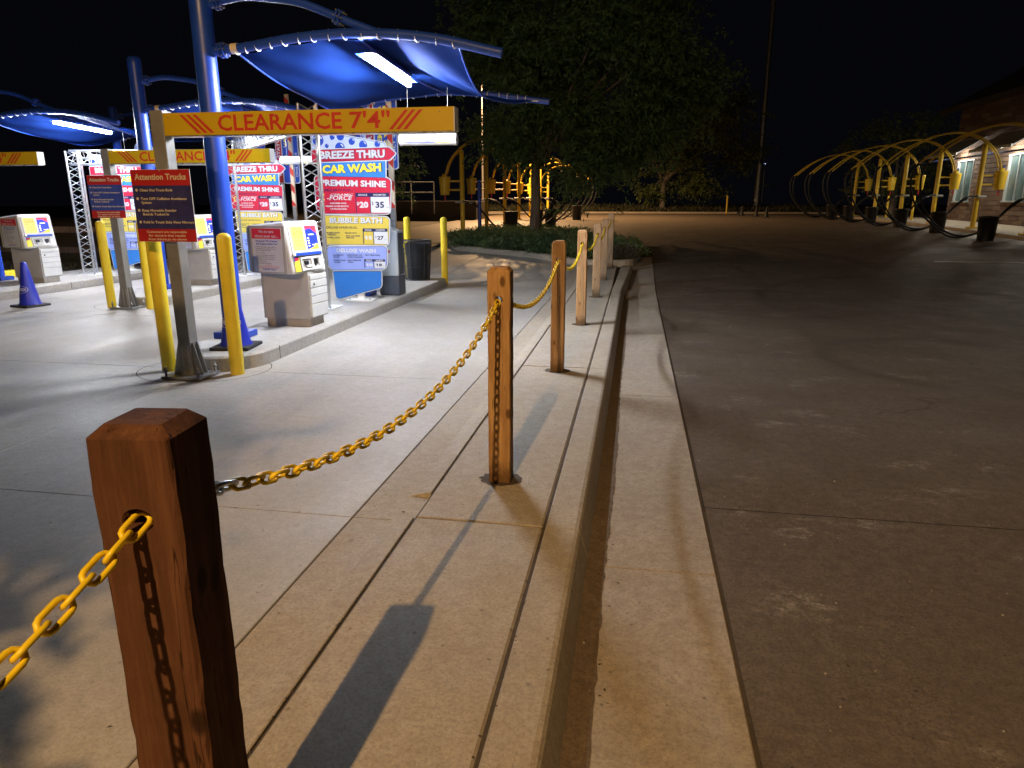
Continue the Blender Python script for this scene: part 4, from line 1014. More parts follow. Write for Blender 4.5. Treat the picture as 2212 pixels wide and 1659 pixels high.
def canopy(loc, label, sign=1):
    t = thing('shade_canopy', label, 'canopy', loc, 0, 'blue shade canopies over the lanes')
    yr = 3.69; XR = .05
    MB().lathe([(.108, 0), (.106, 3.62), (.104, 3.70), (.07, 3.735), (.001, 3.745)], 24).build('pole', 'pole_blue', t)
    bp = MB().bevel_box((0.02, 0, .035), (.36, .30, .07), .008).build('base_plate', 'pole_blue', t)
    MB().lathe([(.09, 0), (.088, 3.55), (.06, 3.6), (.001, 3.61)], 20).build('rear_pole', 'pole_blue', t, (XR, yr, 0))
    MB().bevel_box((XR, yr, .035), (.36, .30, .07), .008).build('base_plate', 'pole_blue', t)
    # arms that carry the arches from above
    fa = [(.10, 0, 3.36), (.45, 0, 3.41), (.75, 0, 3.385), (1.10, 0, 3.32), (1.51, 0, 3.16), (1.86, 0, 3.03)]
    MB().tube(spline(fa, 24), .038, 10).build('upper_arm', 'pole_blue', t); flange(t, (1.46, 0, 3.182), (1, 0, -.42), .075); flange(t, (.19, 0, 3.375), (1, 0, .15), .075)
    ra = [(a + XR, b_ + yr, c + .02) for a, b_, c in fa]
    MB().tube(spline(ra, 20), .036, 8).build('upper_arm', 'pole_blue', t); flange(t, (XR + .19, yr, 3.395), (1, 0, .15), .07)
    # front and rear arches
    fr = [(.10, 0, 2.93), (.45, 0, 2.955), (1.0, 0, 3.02), (1.63, 0, 3.04), (2.35, 0, 2.975), (3.06, 0, 2.815)]
    rr = [(.14, yr, 2.90), (.30, yr, 2.93), (.93, yr, 3.0), (1.56, yr, 3.03), (2.17, yr, 2.985), (2.63, yr, 2.925), (3.06, yr, 2.865)]
    FP = spline(fr, 40); RP = spline(rr, 40)
    MB().tube(FP, .046, 12).build('front_arch', 'pole_blue', t); flange(t, (.20, 0, 2.937), (1, 0, .07), .075)
    MB().tube(RP, .042, 12).build('rear_arch', 'pole_blue', t); flange(t, (.24, yr, 2.918), (1, 0, .15), .07)
    MB().lathe([(.05, 0), (.05, .07)], 12).build('arch_collar', 'arm_cream', t, (.30, 0, 2.945), (0, R(86), 0))
    MB().lathe([(.047, 0), (.047, .07)], 12).build('arch_collar', 'arm_cream', t, (.34, yr, 2.94), (0, R(82), 0))
    # beam between the arches and the tube lamp under it
    bpts = spline([(1.63, 0, 3.02), (1.66, .9, 2.955), (1.63, 1.9, 2.93), (1.60, 2.8, 2.96), (1.56, yr, 3.01)], 20)
    MB().tube(bpts, .024, 8).build('ridge_pipe', 'pole_blue', t)
    # cloth: hangs off both arches, lies over the ridge pipe, sags in between
    nu, nv = 48, 30; v = []; f = []; rd = random.Random(3)
    for j in range(nv + 1):
        vv = j / nv
        for i in range(nu + 1):
            u = i / nu
            uf = .135 + .745 * u; ur = .06 + .84 * u
            # side edges are drawn in like a sail
            pinch = .05 * 4 * vv * (1 - vv)
            uf = uf + pinch * (.5 - u) * 2; ur = ur + pinch * (.5 - u) * 2
            a = FP[0].lerp(FP[0], 0); fi = uf * 40; k_ = min(int(fi), 39); a = FP[k_].lerp(FP[k_ + 1], fi - k_)
            fi = ur * 40; k_ = min(int(fi), 39); b_ = RP[k_].lerp(RP[k_ + 1], fi - k_)
            a = a + Vector((0, .07, -.035)); b_ = b_ + Vector((0, -.065, -.03))
            p = a.lerp(b_, vv); s = 4 * vv * (1 - vv)
            x = (u - .52) / .30
            sag = .04 + .20 * (1 - math.exp(-x * x)) + .05 * max(0, .3 - u)
            p.z -= s * sag
            fw = max(0, 1 - abs(u - .5) * 1.2)
            p.z += .034 * s ** .7 * math.sin(13 * u + 5.5 * vv * (1 if u < .5 else -1)) * (1 - fw * .6) + .016 * math.sin(27 * u - 11 * vv) * s
            p.z += .010 * math.cos(26 * u) * (1 - s) 
            v.append(p)
    for j in range(nv):
        for i in range(nu): a = j * (nu + 1) + i; f.append((a, a + 1, a + nu + 2, a + nu + 1))
    finish('cloth', v, f, 'canopy_fabric', t, True)
    MB().tube([v[j * (nu + 1)] for j in range(nv + 1)], .011, 6).build('hem', 'pole_blue', t)
    MB().tube([v[j * (nu + 1) + nu] for j in range(nv + 1)], .011, 6).build('hem', 'pole_blue', t)
    # lacing loops that tie the cloth to the arches
    lp = MB().tube([(0, .050 * math.cos(a), .050 * math.sin(a)) for a in np.linspace(-2.6, 2.6, 9)], .0055, 5).build('tie', 'white_paint'); lm = lp.data; bpy.data.objects.remove(lp)
    for P_, s in ((FP, 1), (RP, -1)):
        for k_ in range(15):
            fi = (.15 + .72 * k_ / 14) * 40; i = int(fi); q = P_[i].lerp(P_[i + 1], fi - i)
            place('tie', lm, t, q + Vector((0, .008 * s, -.004)), (R(35 * s - 90), 0, R(14 * (1 if k_ % 2 else -1))))
    # tail straps at the cloth corners
    for (a, b_) in ((v[0], FP[3]), (v[nv * (nu + 1)], RP[1]), (v[nu], FP[38]), (v[-1], RP[39])):
        rod('corner_strap', 'white_paint', a, b_, .008, t, 5)
    tb = spline([(1.645, .14, 2.885), (1.665, .8, 2.850), (1.65, 1.52, 2.825)], 8)
    for q in (tb[1], tb[4], tb[7]): rod('lamp_hanger', 'aluminium', q + Vector((0, 0, .01)), q + Vector((0, 0, .10)), .006, t, 5)
    shield = MB()  # added shield over the strip, widened to keep lamp light off the cloth
    for i in range(len(tb) - 1):
        a, b_ = tb[i] + Vector((0, 0, .006)), tb[i + 1] + Vector((0, 0, .006)); w = Vector((.105, 0, 0)); hh = Vector((0, 0, .006))
        shield.add([a - w - hh, a + w - hh, b_ + w - hh, b_ - w - hh, a - w + hh, a + w + hh, b_ + w + hh, b_ - w + hh], [(0, 3, 2, 1), (4, 5, 6, 7), (0, 4, 7, 3), (1, 2, 6, 5)])
    shield.build('added_lamp_shield', 'pole_blue', t)
    st = MB()   # flat light strip, under its wider shield
    for i in range(len(tb) - 1):
        a, b_ = tb[i] + Vector((0, 0, -.022)), tb[i + 1] + Vector((0, 0, -.022)); w = Vector((.022, 0, 0)); hh = Vector((0, 0, .019))
        st.add([a - w - hh, a + w - hh, b_ + w - hh, b_ - w - hh, a - w + hh, a + w + hh, b_ + w + hh, b_ - w + hh], [(0, 3, 2, 1), (4, 5, 6, 7), (0, 4, 7, 3), (1, 2, 6, 5)])
    st.build('lamp_tube', 'led_tube', t)
    return t
ca = canopy((-4.37, 6.96, .15), 'nearest blue shade canopy with a lit tube lamp, on the tall blue pole')
copy_tree(ca, None, 'middle blue shade canopy on the pole behind the yellow clearance bar', (-8.12, 10.90, .15))
copy_tree(ca, None, 'blue shade canopy with a glaring tube lamp at the left edge', (-12.12, 11.55, .15))

# ------------------------------------------------------------------ aluminium lattice gantries
def truss(t, p0, p1, side, up, step=.26, r=.022, wide=.26):
    """three chords with zig-zag braces between p0 and p1; side, up = cross directions"""
    p0, p1, side, up = map(Vector, (p0, p1, side, up)); d = p1 - p0; n = max(2, round(d.length / step))
    offs = [side * -wide / 2, side * wide / 2, up * wide * .87]
    for o_ in offs: rod('chord', 'aluminium', p0 + o_, p1 + o_, r, t, 8)
    for a, b_ in ((0, 1), (1, 2), (2, 0)):
        for k_ in range(n):
            s0 = p0 + d * (k_ / n); s1 = p0 + d * ((k_ + .5) / n); s2 = p0 + d * ((k_ + 1) / n)
            rod('brace', 'aluminium', s0 + offs[a], s1 + offs[b_], r * .36, t, 5)
            rod('brace', 'aluminium', s1 + offs[b_], s2 + offs[a], r * .36, t, 5)
def tower(x, y, hgt, label):
    t = thing('truss_tower', label, 'truss', (x, y, .15), 0, 'aluminium truss gantries')
    truss(t, (0, 0, .02), (0, 0, hgt), (1, 0, 0), (0, 1, 0), .27)
    fp = MB().bevel_box((0, .09, .010), (.42, .40, .018), .004).build('foot_plate', 'white_paint', t)
    for sx in (-.17, .17): MB().lathe([(.014, 0), (.012, .03), (.001, .032)], 6).build('bolt', 'bolt_steel', fp, (sx, -.06, .019))
    return t
tower(-4.33, 9.10, 2.72, 'bright truss tower between the front kiosk and the largest menu board')
tower(-7.98, 13.1, 2.72, 'truss tower just right of the near blue pole')
tower(-11.16, 12.75, 2.45, 'truss tower on the far left beside the leftmost kiosk')
def beam(p0, p1, label):
    t = thing('truss_beam', label, 'truss', tuple(p0), 0, 'aluminium truss gantries')
    truss(t, (0, 0, 0), Vector(p1) - Vector(p0), (0, 0, 1), (0, 1, 0), .27)
beam((-7.84, 13.1, 2.66), (-4.50, 9.25, 2.66), 'horizontal truss beam running to the tower beside the largest menu board')
beam((-11.2, 12.75, 2.47), (-8.15, 13.1, 2.47), 'horizontal truss beam behind the second clearance bar on the left')

# ------------------------------------------------------------------ hanging height tubes
def height_tube(loc, ln, r, label, wires=.12):
    t = thing('height_tube', label, 'height tube', loc, 0, 'white height tubes above the lanes')
    b_ = MB().tube([(-ln / 2, 0, 0), (ln / 2, 0, 0)], r, 24).build('tube', 'white_paint', t)
    for s in (-1, 1):
        MB().tube([(s * (ln / 2 - .03), 0, 0), (s * (ln / 2 + .012), 0, 0)], r * 1.03, 24).build('end_cap', 'white_paint', t)
        rod('hanger', 'bolt_steel', (s * ln * .36, 0, r * .9), (s * ln * .36, 0, r + wires), .004, t, 5)
    m_ = MB(); k_ = 6; v = []
    for x, w0 in ((-ln * .42, .45), (-ln * .05, .45), (0.0, .9), (ln * .12, .5), (ln * .3, .3)):
        for a in (-.62, -.62 + .30 * w0): v.append((x, -(r + .001) * math.cos(a), (r + .001) * math.sin(a)))
    m_.add(v, [(2 * i, 2 * i + 2, 2 * i + 3, 2 * i + 1) for i in range(4)]); m_.build('sticker', 'sign_deep_blue', t)
    v = []
    for x in (ln * .14, ln * .43):
        for a in (-.66, -.50): v.append((x, -(r + .0016) * math.cos(a), (r + .0016) * math.sin(a)))
    MB().add(v, [(0, 2, 3, 1)]).build('sticker', 'sign_letter_yellow', t)
    return t
for dx, dy, lb in ((0, 0, 'white tube hanging beyond the right end of the large clearance bar'), (-3.75, 3.94, 'white tube hanging beside the end of the second clearance bar'), (-7.75, 4.59, 'white tube above the leftmost menu board')):
    height_tube((-2.70 + dx, 9.15 + dy, 2.395), .74, .072, lb, .60)

# ------------------------------------------------------------------ gate cabinets with raised arms
def gate(loc, label):
    t = thing('barrier_gate', label, 'barrier', loc, 0, 'barrier gates')
    MB().bevel_box((0, 0, .16), (.33, .33, .30), .012).build('base', 'cabinet_dark', t)
    b_ = MB().bevel_box((0, 0, .69), (.31, .31, .76), .02)
    b_.v = [(x, y, z + (.06 * (-x / .16) if z > 1.0 else 0)) for x, y, z in b_.v]
    bo = b_.build('cabinet', 'cabinet_grey', t)
    MB().bevel_box((.157, 0, .66), (.012, .25, .66), .006).build('door', 'cabinet_dark', bo)
    MB().box((.0, -.1565, .62), (.06, .002, .20)).build('warning_label', 'sign_white', bo)
    MB().box((.0, -.1572, .70), (.06, .002, .04)).build('label_stripe', 'notice_red', bo)
    MB().tube([(-.02, .0, 1.0), (-.02, .20, 1.0)], .05, 12).build('hub', 'galvanised', t)
    MB().bevel_box((-.02, .215, 1.16), (.085, .03, .42), .006).build('arm_bracket', 'galvanised', t)
    arm = MB().bevel_box((-.02, .225, 2.42), (.085, .045, 2.55), .006).build('arm', 'arm_cream', t)
    for k_ in range(7):
        z = 1.35 + k_ * .36
        MB().add([(-.062, .2018, z), (.022, .2018, z - .09), (.022, .2018, z + .06), (-.062, .2018, z + .15)], [(0, 1, 2, 3)]).build('red_stripe', 'bar_red', arm)
    return t
ga = gate((-3.86, 10.80, .15), 'grey barrier gate cabinet behind the largest menu board')
copy_tree(ga, None, 'barrier gate with raised red striped arm behind the second menu board', (-7.50, 14.62, .16))
copy_tree(ga, None, 'barrier gate whose raised pale arm tip shows left of the second blue pole', (-11.20, 14.75, .16))

# ------------------------------------------------------------------ tall vertical banners
def banner(loc, label):
    t = thing('lane_banner', label, 'banner', loc, 0, 'vertical lane banners')
    MB().bevel_box((-.10, .05, .95), (.07, .05, 2.0), .004).build('mast', 'white_paint', t)
    p1 = roundp([(-.02, 1.98), (.34, 1.98), (.34, 3.02), (-.02, 3.02)], .05); 
    a = MB().prism_xz(offset(p1, .016), 0, .02).build('blue_panel', 'sign_white', t)
    MB().prism_xz(p1, -.003, -.0002).build('face', 'sign_deep_blue', a)
    MB().box((.235, -.004, 2.5), (.012, .002, .98)).build('divider', 'sign_white', a)
    m_ = MB(); add_text(m_, 'EM', .098, 2.36, .075, .20, 'L', .04, -.0045, R(90)); add_text(m_, 'E V', .205, 2.33, .075, .24, 'L', .04, -.0045, R(90)); add_text(m_, 'VA', .098, 2.72, .075, .20, 'L', .04, -.0045, R(90)); add_text(m_, 'SH', .205, 2.72, .075, .2, 'L', .04, -.0045, R(90)); m_.build('lettering', 'sign_letter_yellow', a)
    m_ = MB(); add_text(m_, 'ONLY $35', .315, 2.10, .05, .52, 'L', .03, -.0045, R(90)); m_.build('lettering', 'sign_white', a)
    p2 = [(-.17, 1.98), (-.045, 1.98), (-.045, 3.02), (-.17, 3.02)]
    b_ = MB().prism_xz(offset(ccw(p2), .012), .003, .02).build('red_panel', 'sign_white', t)
    MB().prism_xz(p2, 0, .0028).build('face', 'notice_red', b_)
    m_ = MB(); add_text(m_, 'YOUR STATUS', -.075, 2.10, .07, .88, 'L', .03, -.002, R(90)); m_.build('lettering', 'sign_white', b_)
    c = [(-.19 + .11 * math.cos(k_ * math.pi / 10), .006, 2.50 + .13 * math.sin(k_ * math.pi / 10)) for k_ in range(20)]
    d = MB().add(c, [tuple(range(20))]).build('round_badge', 'sign_lilac', t)
    for r in (.8, .5): 
        MB().tube([(-.19 + .11 * r * math.cos(k_ * math.pi / 10), .004, 2.50 + .13 * r * math.sin(k_ * math.pi / 10)) for k_ in range(20)], .006, 4, closed=True).build('badge_ring', 'sign_deep_blue', d)
    return t
bn = banner((-4.12, 11.05, .15), 'blue and red vertical banner behind the top of the largest menu board')
copy_tree(bn, None, 'vertical banner behind the second menu board', (-7.72, 14.9, .05))
copy_tree(bn, None, 'vertical banner left of the second blue pole, reading STATUS', (-11.15, 15.0, .30))

# ------------------------------------------------------------------ mesh litter bin
def mesh_bin(loc, label):
    t = thing('litter_bin', label, 'bin', loc, 0)
    H = .76; r0, r1 = .225, .272
    MB().lathe([(r0 - .03, .02), (r0 - .02, .4), (r1 - .03, H - .06)], 20, capt=False).build('liner', 'black_plastic', t)
    ex = MB(); n = 34; rows = 24   # expanded metal: diamonds of thin strands
    for s in (1, -1):
        for k_ in range(n):
            pts = []
            for i in range(rows + 1):
                u = i / rows; a = 2 * math.pi * (k_ / n + s * u * .55); r = r0 + (r1 - r0) * u; pts.append((r * math.cos(a), r * math.sin(a), .02 + (H - .04) * u))
            ex.tube(pts, .0034, 3, False)
    o = ex.build('mesh_wall', 'mesh_metal', t); o['kind'] = 'stuff'
    for u in (0, .33, .66, 1):
        r = r0 + (r1 - r0) * u + .002; z = .012 + (H - .02) * u
        MB().tube([(r * math.cos(k_ * math.pi / 14), r * math.sin(k_ * math.pi / 14), z) for k_ in range(28)], .011 if u in (0, 1) else .006, 6, closed=True).build('hoop', 'mesh_metal', t)
    for k_ in range(6):
        a = k_ * math.pi / 3 + .35; rod('stave', 'mesh_metal', (r0 * 1.02 * math.cos(a), r0 * 1.02 * math.sin(a), .01), (r1 * 1.02 * math.cos(a), r1 * 1.02 * math.sin(a), H), .010, t, 6)
    MB().box((-.19, -.20, .66), (.045, .004, .075), R(40)).build('tag', 'sign_letter_yellow', t)
    return t
mesh_bin((-4.14, 13.02, .15), 'black expanded mesh litter bin at the end of the front island')

# ------------------------------------------------------------------ vacuum arches and their hoses and bins
def vac(loc, label, group, s=1, hs=1., bend=1., posth=3.0):
    """s = +1: arches reach to -x"""
    t = thing('vacuum_arch', label, 'vacuum arch', loc, 0, group)
    MB().lathe([(.088, 0), (.088, posth), (.06, posth + .04), (.001, posth + .05)], 14).build('post', 'vac_yellow', t)
    MB().bevel_box((0, 0, .03), (.34, .34, .06), .008).build('base_plate', 'vac_yellow', t)
    c = MB().lathe([(.17, .0), (.215, .62), (.215, .66), (.09, .67), (.09, .76), (.001, .76)], 16).build('canister', 'vac_yellow', t, (s * .66, -.05, 1.42))
    MB().lathe([(.05, 0), (.03, .13), (.001, .13)], 10).build('motor_cap', 'trim_blue', c, (.06, 0, .74))
    rod('drain', 'red_part', (s * .66, -.05, 1.42), (s * .66, -.05, 1.20), .03, t, 8)
    for z in (1.60, 1.92): rod('bracket', 'vac_yellow', (0, 0, z), (s * .48, -.04, z), .032, t, 8)
    for k_ in (-1, 1):
        y0 = .10 * k_; y1 = .36 * k_
        pts = [(s * .60, y0, 2.18), (s * .48, y0, 2.55), (s * .22, y0, 2.92), (-s * .25, y0 * 1.2, 3.27), (-s * .95, y0 * 1.6, 3.45), (-s * 1.8, y0 * 2.1, 3.33), (-s * 2.7, y1, 2.88), (-s * 3.45, y1 * 1.1, 2.25)]
        MB().tube(spline(pts, 30), .029, 8).build('arch_pipe', 'vac_yellow', t)
        MB().tube([(-s * 3.42, y1 * 1.1, 2.29), (-s * 3.50, y1 * 1.1, 2.19)], .042, 8).build('hose_cuff', 'black_plastic', t)
        e = (-s * 3.50, y1 * 1.1, 2.19)
        hp = [e, (-s * 3.58, y1 * 1.2, 1.75), (-s * 3.42, y1 * .9, 1.05), (-s * 2.95, y1 * .4 - .1, .40), (-s * 2.35, -.25 + y1 * .2, -.02 - .04 * k_), (-s * 1.75, -.32, .02), (-s * 1.25, -.30, .35), (-s * .8, -.28 + .05 * k_, .85), (-s * .45, -.22 + .08 * k_, 1.12), (-s * .06, -.16, 1.2)]
        MB().tube(spline(hp, 40), .034, 7).build('hose', 'hose_black', t)
        MB().tube([(-s * .45, -.22 + .08 * k_, 1.12), (-s * .35, -.20 + .07 * k_, 1.15)], .034, 7).build('hose_collar', 'white_paint', t)
    MB().tube([(-s * .22, -.14, 1.17), (s * .24, -.14, 1.16)], [.03, .045], 8).build('nozzle', 'rail_white', t)
    MB().bevel_box((0, -.08, 1.17), (.12, .1, .05), .008).build('nozzle_hook', 'black_plastic', t)
    return t
kz = .12
va = vac((12.62, 29.5, T(29.5) + kz), 'nearest complete yellow vacuum arch in the right row, beside the bright canister and window', 'vacuum arches by the brick building')
for k_, lb in ((-1, 'yellow vacuum arch cut off by the right edge of the picture'), (1, 'second complete yellow vacuum arch in the right row, in front of the left window'), (2, 'third complete yellow vacuum arch in the right row, just past the brick corner'), (3, 'fourth yellow vacuum arch in the right row, dim canister'), (4, 'farthest and dimmest yellow vacuum arch in the right row')):
    y = 29.5 + 3.85 * k_; copy_tree(va, None, lb, (12.62, y, T(y) + kz))
vl = vac((-6.5, 26.3, T(26.3)), 'nearest yellow vacuum post left of the locust trunk, with a hanging canister', 'vacuum arches behind the locust tree', -1)
lbs = ['second vacuum post in the row behind the locust tree', 'third vacuum post in the row behind the locust tree', 'vacuum post just left of the locust trunk', 'vacuum post hidden behind the locust trunk', 'vacuum post just right of the locust trunk', 'farthest vacuum post in the row behind the locust tree']
for k_, lb in enumerate(lbs):
    y = 26.3 + 4.4 * (k_ + 1); copy_tree(vl, None, lb, (-6.5, y, T(y)))
def black_bin():
    t = thing('trash_barrel', 'x', 'barrel', (0, 0, 0), 0, 'black trash barrels at the vacuums')
    MB().lathe([(.235, 0), (.275, .70), (.285, .71), (.285, .76), (.265, .77), (.25, .70), (.20, .06)], 18, capt=False).build('body', 'black_plastic', t)
    MB().lathe([(.22, .10), (.22, .11)], 14).build('bag', 'rubber_black', t)
    for s in (-1, 1): MB().bevel_box((s * .29, 0, .62), (.03, .12, .05), .008).build('handle', 'black_plastic', t)
    return t
bb = black_bin()
pos = [(11.0, 24.7, 'nearest black trash barrel of the right row, beside a looping hose'), (11.0, 28.5, 'second black trash barrel of the right row'), (11.0, 32.3, 'third black trash barrel of the right row'), (11.0, 36.2, 'fourth black trash barrel of the right row'), (11.0, 39.9, 'fifth black trash barrel of the right row'), (11.0, 43.4, 'farthest black trash barrel of the right row'),
       (-4.9, 27.9, 'black trash barrel nearest the blue post left of the locust trunk'), (-4.2, 30.2, 'wide black trash barrel just left of the locust trunk'), (-3.75, 31.5, 'black trash barrel touching the locust trunk in view'), (-3.2, 39.0, 'black trash barrel right of the locust trunk')]
for i, (x, y, lb) in enumerate(pos):
    if i == 0: bb.location = (x, y, lotz(y) + .004); bb['label'] = lb
    else: copy_tree(bb, None, lb, (x, y, lotz(y) + .004), i * .7)
# raised walk the right row stands on
v = []; f = []; ys = yrange(20, 46.5, 1.3)
for y in ys: v += [(12.22, y, lotz(y) - .02), (12.22, y, T(y) + kz - .01), (12.24, y, T(y) + kz), (15.2, y, T(y) + kz)]
for i in range(len(ys) - 1):
    for k_ in range(3): f.append((4 * i + k_, 4 * i + k_ + 1, 4 * i + 5 + k_, 4 * i + 4 + k_))
struct(finish('building_walk', v, f, 'walk_concrete'))
t = tag(MB().lathe([(.07, 0), (.07, 1.9), (.05, 1.95), (.001, 1.96)], 12).build('service_post', 'pole_blue', None, (-5.75, 25.9, T(25.9))), 'dark blue service post beside the nearest vacuum post left of the tree', 'post')
for k_, (x, y) in enumerate(((13.3, 41.2), (13.3, 37.6))):
    tag(MB().lathe([(.06, 0), (.06, 1.1), (.03, 1.15), (.001, 1.16)], 10).build('guard_post', 'vac_yellow', None, (x, y, T(y) + kz)), ['short yellow guard post between the farthest vacuum arches', 'short yellow guard post past the brick corner'][k_], 'post')

# ------------------------------------------------------------------ brick building on the right
bd = thing('brick_building', 'dark brick building with lit awnings behind the right vacuum row', 'building', (15.2, 30.5, T(30.5) + kz))
WX = 0.; Y0, Y1 = -8.5, 8.0; ZT = 5.3
wins = [(5.9, 7.55, 1.0, 2.82), (1.15, 2.75, 1.0, 2.82), (-3.6, -1.9, 1.0, 2.82)]
core = MB(); core.box((.16 + 3.5, (Y0 + Y1) / 2, ZT / 2 - .3), (7.0, Y1 - Y0 - .1, ZT + .6)); core.build('wall_core', 'mortar', bd)
bw, bh, bd_ = .78, .20, .10
bmeshes = []
for mt in ('brick_a', 'brick_b', 'brick_c'):
    o = MB().bevel_box((0, 0, 0), (bd_, bw - .02, bh - .018), .008, 0, 1).build('brick', mt); bmeshes.append(o.data); bpy.data.objects.remove(o)
rows = int(ZT / bh)
spare = {0: MB(), 1: MB(), 2: MB()}; nb = 0
wl_ = bpy.data.objects.new('brick_wall', None)
wallp = MB().box((.13, (Y0 + Y1) / 2, ZT / 2 - .2), (.05, Y1 - Y0, ZT + .4)).build('brick_wall', 'mortar', bd)
for r in range(rows):
    y = Y0 + (bw / 2 if r % 2 else 0)
    while y < Y1:
        a, b2 = y, min(y + bw, Y1); zc = r * bh + bh / 2; y += bw
        segs = [(a, b2)]
        for (w0, w1, z0, z1) in wins:
            if z0 - .05 < zc < z1 + .05: segs = [q for s in segs for q in (((s[0], min(s[1], w0)), (max(s[0], w1), s[1])))if q[1] - q[0] > .06]
        for (c0, c1) in segs:
            k_ = random.choice((0, 0, 1, 1, 2)); sc = (c1 - c0) / bw
            if r < 15 and (c0 + c1) / 2 > -4.2 and nb < 290:
                place('brick', bmeshes[k_], wallp, (.065 + random.uniform(-.004, .004), (c0 + c1) / 2, zc), None, (1, sc, 1)); nb += 1
            else: spare[k_].box((.065, (c0 + c1) / 2, zc), (bd_, (c1 - c0) - .02, bh - .018))
for k_ in range(3):
    o = spare[k_].build('upper_bricks', ('brick_a', 'brick_b', 'brick_c')[k_], wallp); o['kind'] = 'stuff'
# end wall course facing the far lot
MB().box((3.5, Y1 + .03, ZT / 2 - .2), (7.0, .06, ZT + .4)).build('end_wall', 'brick_b', bd)
for (w0, w1, z0, z1) in wins:
    wc = (w0 + w1) / 2
    wo = MB(); 
    wo.bevel_box((.06, wc, z0 - .03), (.20, w1 - w0 + .12, .07), .01).bevel_box((.06, wc, z1 + .02), (.16, w1 - w0 + .1, .06), .008)
    for y in (w0 + .03, w1 - .03): wo.bevel_box((.06, y, (z0 + z1) / 2), (.14, .06, z1 - z0), .006)
    wf = wo.build('window', 'window_frame', bd)
    for k_ in range(2):
        ya = w0 + .06 + k_ * (w1 - w0 - .12) / 2; yb = ya + (w1 - w0 - .12) / 2
        MB().box((.085, (ya + yb) / 2, (z0 + z1) / 2), (.02, yb - ya - .05, z1 - z0 - .02)).build('pane', 'glass', wf)
    for k_ in range(3): MB().bevel_box((.06, w0 + .06 + (k_) * (w1 - w0 - .12) / 2, (z0 + z1) / 2), (.09, .05, z1 - z0), .006).build('mullion', 'window_frame', wf)
    # awning: sloped ribbed sheet with fascia and a lamp under it
    ax0, ax1 = -1.15, -.02; za, zb = 3.05, 3.75; yl0, yl1 = wc - 1.75, wc + 1.75
    aw = MB(); aw.add([(ax0, yl0, za), (ax0, yl1, za), (ax1, yl1, zb), (ax1, yl0, zb), (ax0, yl0, za + .03), (ax0, yl1, za + .03), (ax1, yl1, zb + .03), (ax1, yl0, zb + .03)], [(0, 1, 2, 3), (7, 6, 5, 4), (0, 4, 5, 1), (1, 5, 6, 2), (3, 2, 6, 7), (0, 3, 7, 4)])
    awo = aw.build('awning', 'awning_metal', bd)
    for k_ in range(9):
        y = yl0 + .12 + k_ * (yl1 - yl0 - .24) / 8; rod('rib', 'awning_metal', (ax0, y, za - .012), (ax1, y, zb - .012), .022, awo, 6)
    MB().bevel_box((ax0 - .02, wc, za + .01), (.05, yl1 - yl0 + .04, .12), .008).build('fascia', 'awning_metal', awo)
    MB().lathe([(.06, 0), (.17, -.10), (.17, -.13)], 16, capt=False).build('lamp_shade', 'white_paint', awo, (-.55, wc + .2, zb - .42))
    MB().lathe([(.15, 0), (.15, .012)], 16).build('lamp_lens', 'warm_lens', awo, (-.55, wc + .2, zb - .56))
    ld = bpy.data.lights.new('awning_light', 'POINT'); ld.shadow_soft_size = .12; ld.energy = 120; ld.color = (1, .94, .80)
    lo = bpy.data.objects.new('awning_light', ld); col.objects.link(lo); lo.parent = awo; lo.location = (-.55, wc + .2, zb - .72)
MB().bevel_box((-1.0, (Y0 + Y1) / 2 + .6, 2.86), (.05, Y1 - Y0 + 1.6, .07), .01).build('blue_rail', 'trim_blue', bd)
rf = MB(); ov = .7
prof = [(-ov, ZT - .05), (3.6, ZT + 2.4), (7.6, ZT - .05), (7.6, ZT - .25), (3.6, ZT + 2.2), (-ov, ZT - .25)]
v = [(x, Y0 - 1, z) for x, z in prof] + [(x, Y1 + .8, z) for x, z in prof]; n = 6
rf.add(v, [tuple(range(n)), tuple(range(2 * n - 1, n - 1, -1))] + [(i, (i + 1) % n, (i + 1) % n + n, i + n) for i in range(n)]); ro = rf.build('roof', 'roof_dark', bd)
MB().box((-ov - .02, (Y0 + Y1) / 2, ZT - .14), (.05, Y1 - Y0 + 1.7, .24)).build('gutter_board', 'roof_dark', ro)

# ------------------------------------------------------------------ lamps that stand around the place
def street_lamp(loc, label, hgt, power, rz, colr, size=.10, group='street lamps', arm=1.0, aim=None):
    t = thing('street_lamp', label, 'street lamp', loc, rz, group)
    MB().lathe([(.16, 0), (.16, .25), (.085, .28), (.045, hgt)], 14).build('pole', 'roof_dark', t)
    MB().tube([(0, 0, hgt - .05), (arm * .5, 0, hgt + .06), (arm, 0, hgt + .08)], .03, 8).build('arm', 'roof_dark', t)
    hd = MB().bevel_box((arm + .2, 0, hgt + .10), (.62, .28, .09), .03).build('lamp_head', 'galvanised', t)
    MB().bevel_box((arm + .2, 0, hgt + .045), (.42, .2, .02), .005).build('lens', 'street_lens', hd)
    ld = bpy.data.lights.new('street_light', 'SPOT'); ld.energy = power; ld.color = colr; ld.shadow_soft_size = size; ld.spot_size = R(165); ld.spot_blend = .6
    lo = bpy.data.objects.new('street_light', ld); col.objects.link(lo); lo.parent = hd; lo.location = (arm + .2, 0, hgt - .07)
    if aim: ld.spot_size = R(116); ld.spot_blend = .85; lo.rotation_euler = (Vector(aim) - Vector((loc[0] + arm + .2, loc[1], loc[2] + hgt))).to_track_quat('-Z', 'Y').to_euler()
    return t
street_lamp((-2.2, -4.7, -.06), 'warm street lamp behind the viewer that throws the post shadows along the walk', 6.85, STREET_POWER, 0, STREET_COLOUR, .06, aim=(-1.7, 4.2, 0))
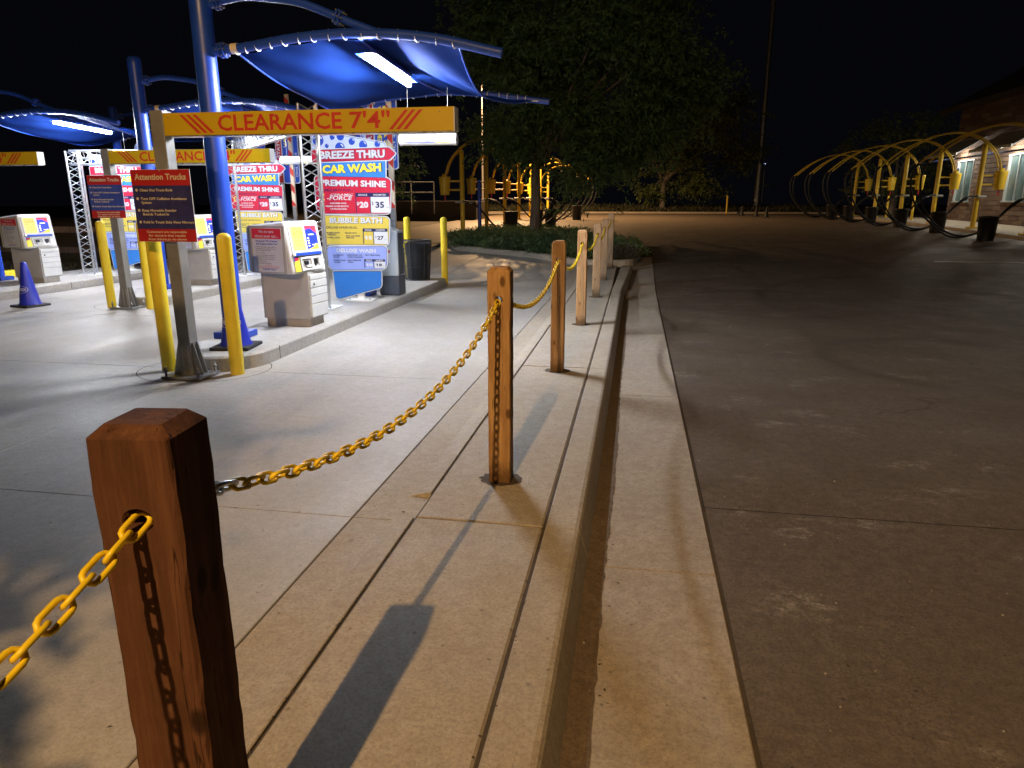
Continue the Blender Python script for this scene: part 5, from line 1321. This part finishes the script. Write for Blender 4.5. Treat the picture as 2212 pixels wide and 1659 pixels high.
tree('shade_tree', 'tree behind the viewer whose leaves dapple the lamp light on the driveway', (-5.2, -1.4, -.05), (-4.15, -1.3, 3.3), (2.3, 1.6, 1.4), .10, 2.0, 230, 260, .15, 'locust_leaf', .7, (0, 0), 12, 'trees')
street_lamp((-9.35, 43.0, lotz(43)), 'far warm street lamp glinting past the edge of the near canopy', 7.95, FAR_POWER, 0, (1, .60, .28), .12)

# tall dim mast far behind the lot
t = thing('light_mast', 'tall thin mast rising dimly against the black sky', 'mast', (9.5, 60, .9))
MB().lathe([(.30, 0), (.26, 4), (.16, 19)], 12).build('mast', 'galvanised', t)
MB().bevel_box((0, 0, 19.1), (1.4, .5, .25), .05).build('lamp_head', 'galvanised', t)
t = thing('distant_lamp', 'tiny bluish light low in the dark right of the tall mast', 'lamp', (10.9, 66, .9))
MB().lathe([(.05, 0), (.04, 4.0)], 8).build('pole', 'galvanised', t); MB().lathe([(.001, -.06), (.045, -.03), (.06, 0), (.045, .03), (.001, .05)], 10).build('globe', 'far_blue_light', t, (0, 0, 4.0))

# ------------------------------------------------------------------ timber fence and rubbish behind the left kiosk
t = thing('timber_fence', 'low dark timber rail fence behind the leftmost kiosk', 'fence', (-13.0, 15.6, 0))
for k_ in range(5): MB().bevel_box((-1.9 * k_, .0, .66), (.14, .14, 1.32), .01).build('fence_post', 'fence_timber', t)
for k_ in range(4):
    for z in (.45, .95): MB().bevel_box((-1.9 * k_ - .95, -.09, z), (1.9, .04, .15), .006).build('rail', 'fence_timber', t)
struct(MB().bevel_box((-12.40, 11.9, .20), (.22, 1.5, .16), .02).build('yellow_kerb', 'bollard_yellow'))
n = 5000; x = rng.uniform(-22, -12.4, n); y = rng.uniform(13.8, 22, n); c = np.stack([x, y, np.zeros(n) + .0], 1); d = rng.normal(size=(n, 3)); d[:, 2] = np.abs(d[:, 2]) + .4
o = blades(c, d, rng.uniform(.05, .2, n), rng.uniform(.01, .03, n), 'rough_grass', 'grass_blade'); o['kind'] = 'stuff'; o['label'] = 'rough dry grass behind the left kiosk'; o['category'] = 'grass'
# handrail beside the far ramp
t = thing('handrail', 'pale metal handrail in the dark right of the largest menu board', 'handrail', (-12.2, 38, 1.0))
for z in (1.15, 1.70): rod('rail', 'rail_white', (-1.4, 0, z), (1.2, 0, z), .028, t, 8)
for x in (-1.4, -.1, 1.2): rod('upright', 'rail_white', (x, 0, 0), (x, 0, 1.7), .028, t, 8)
struct(MB().bevel_box((-13.2, 39.5, .9), (9, 2.4, 1.6), .03).build('retaining_wall', 'earth'))

scene.render.engine = 'CYCLES'
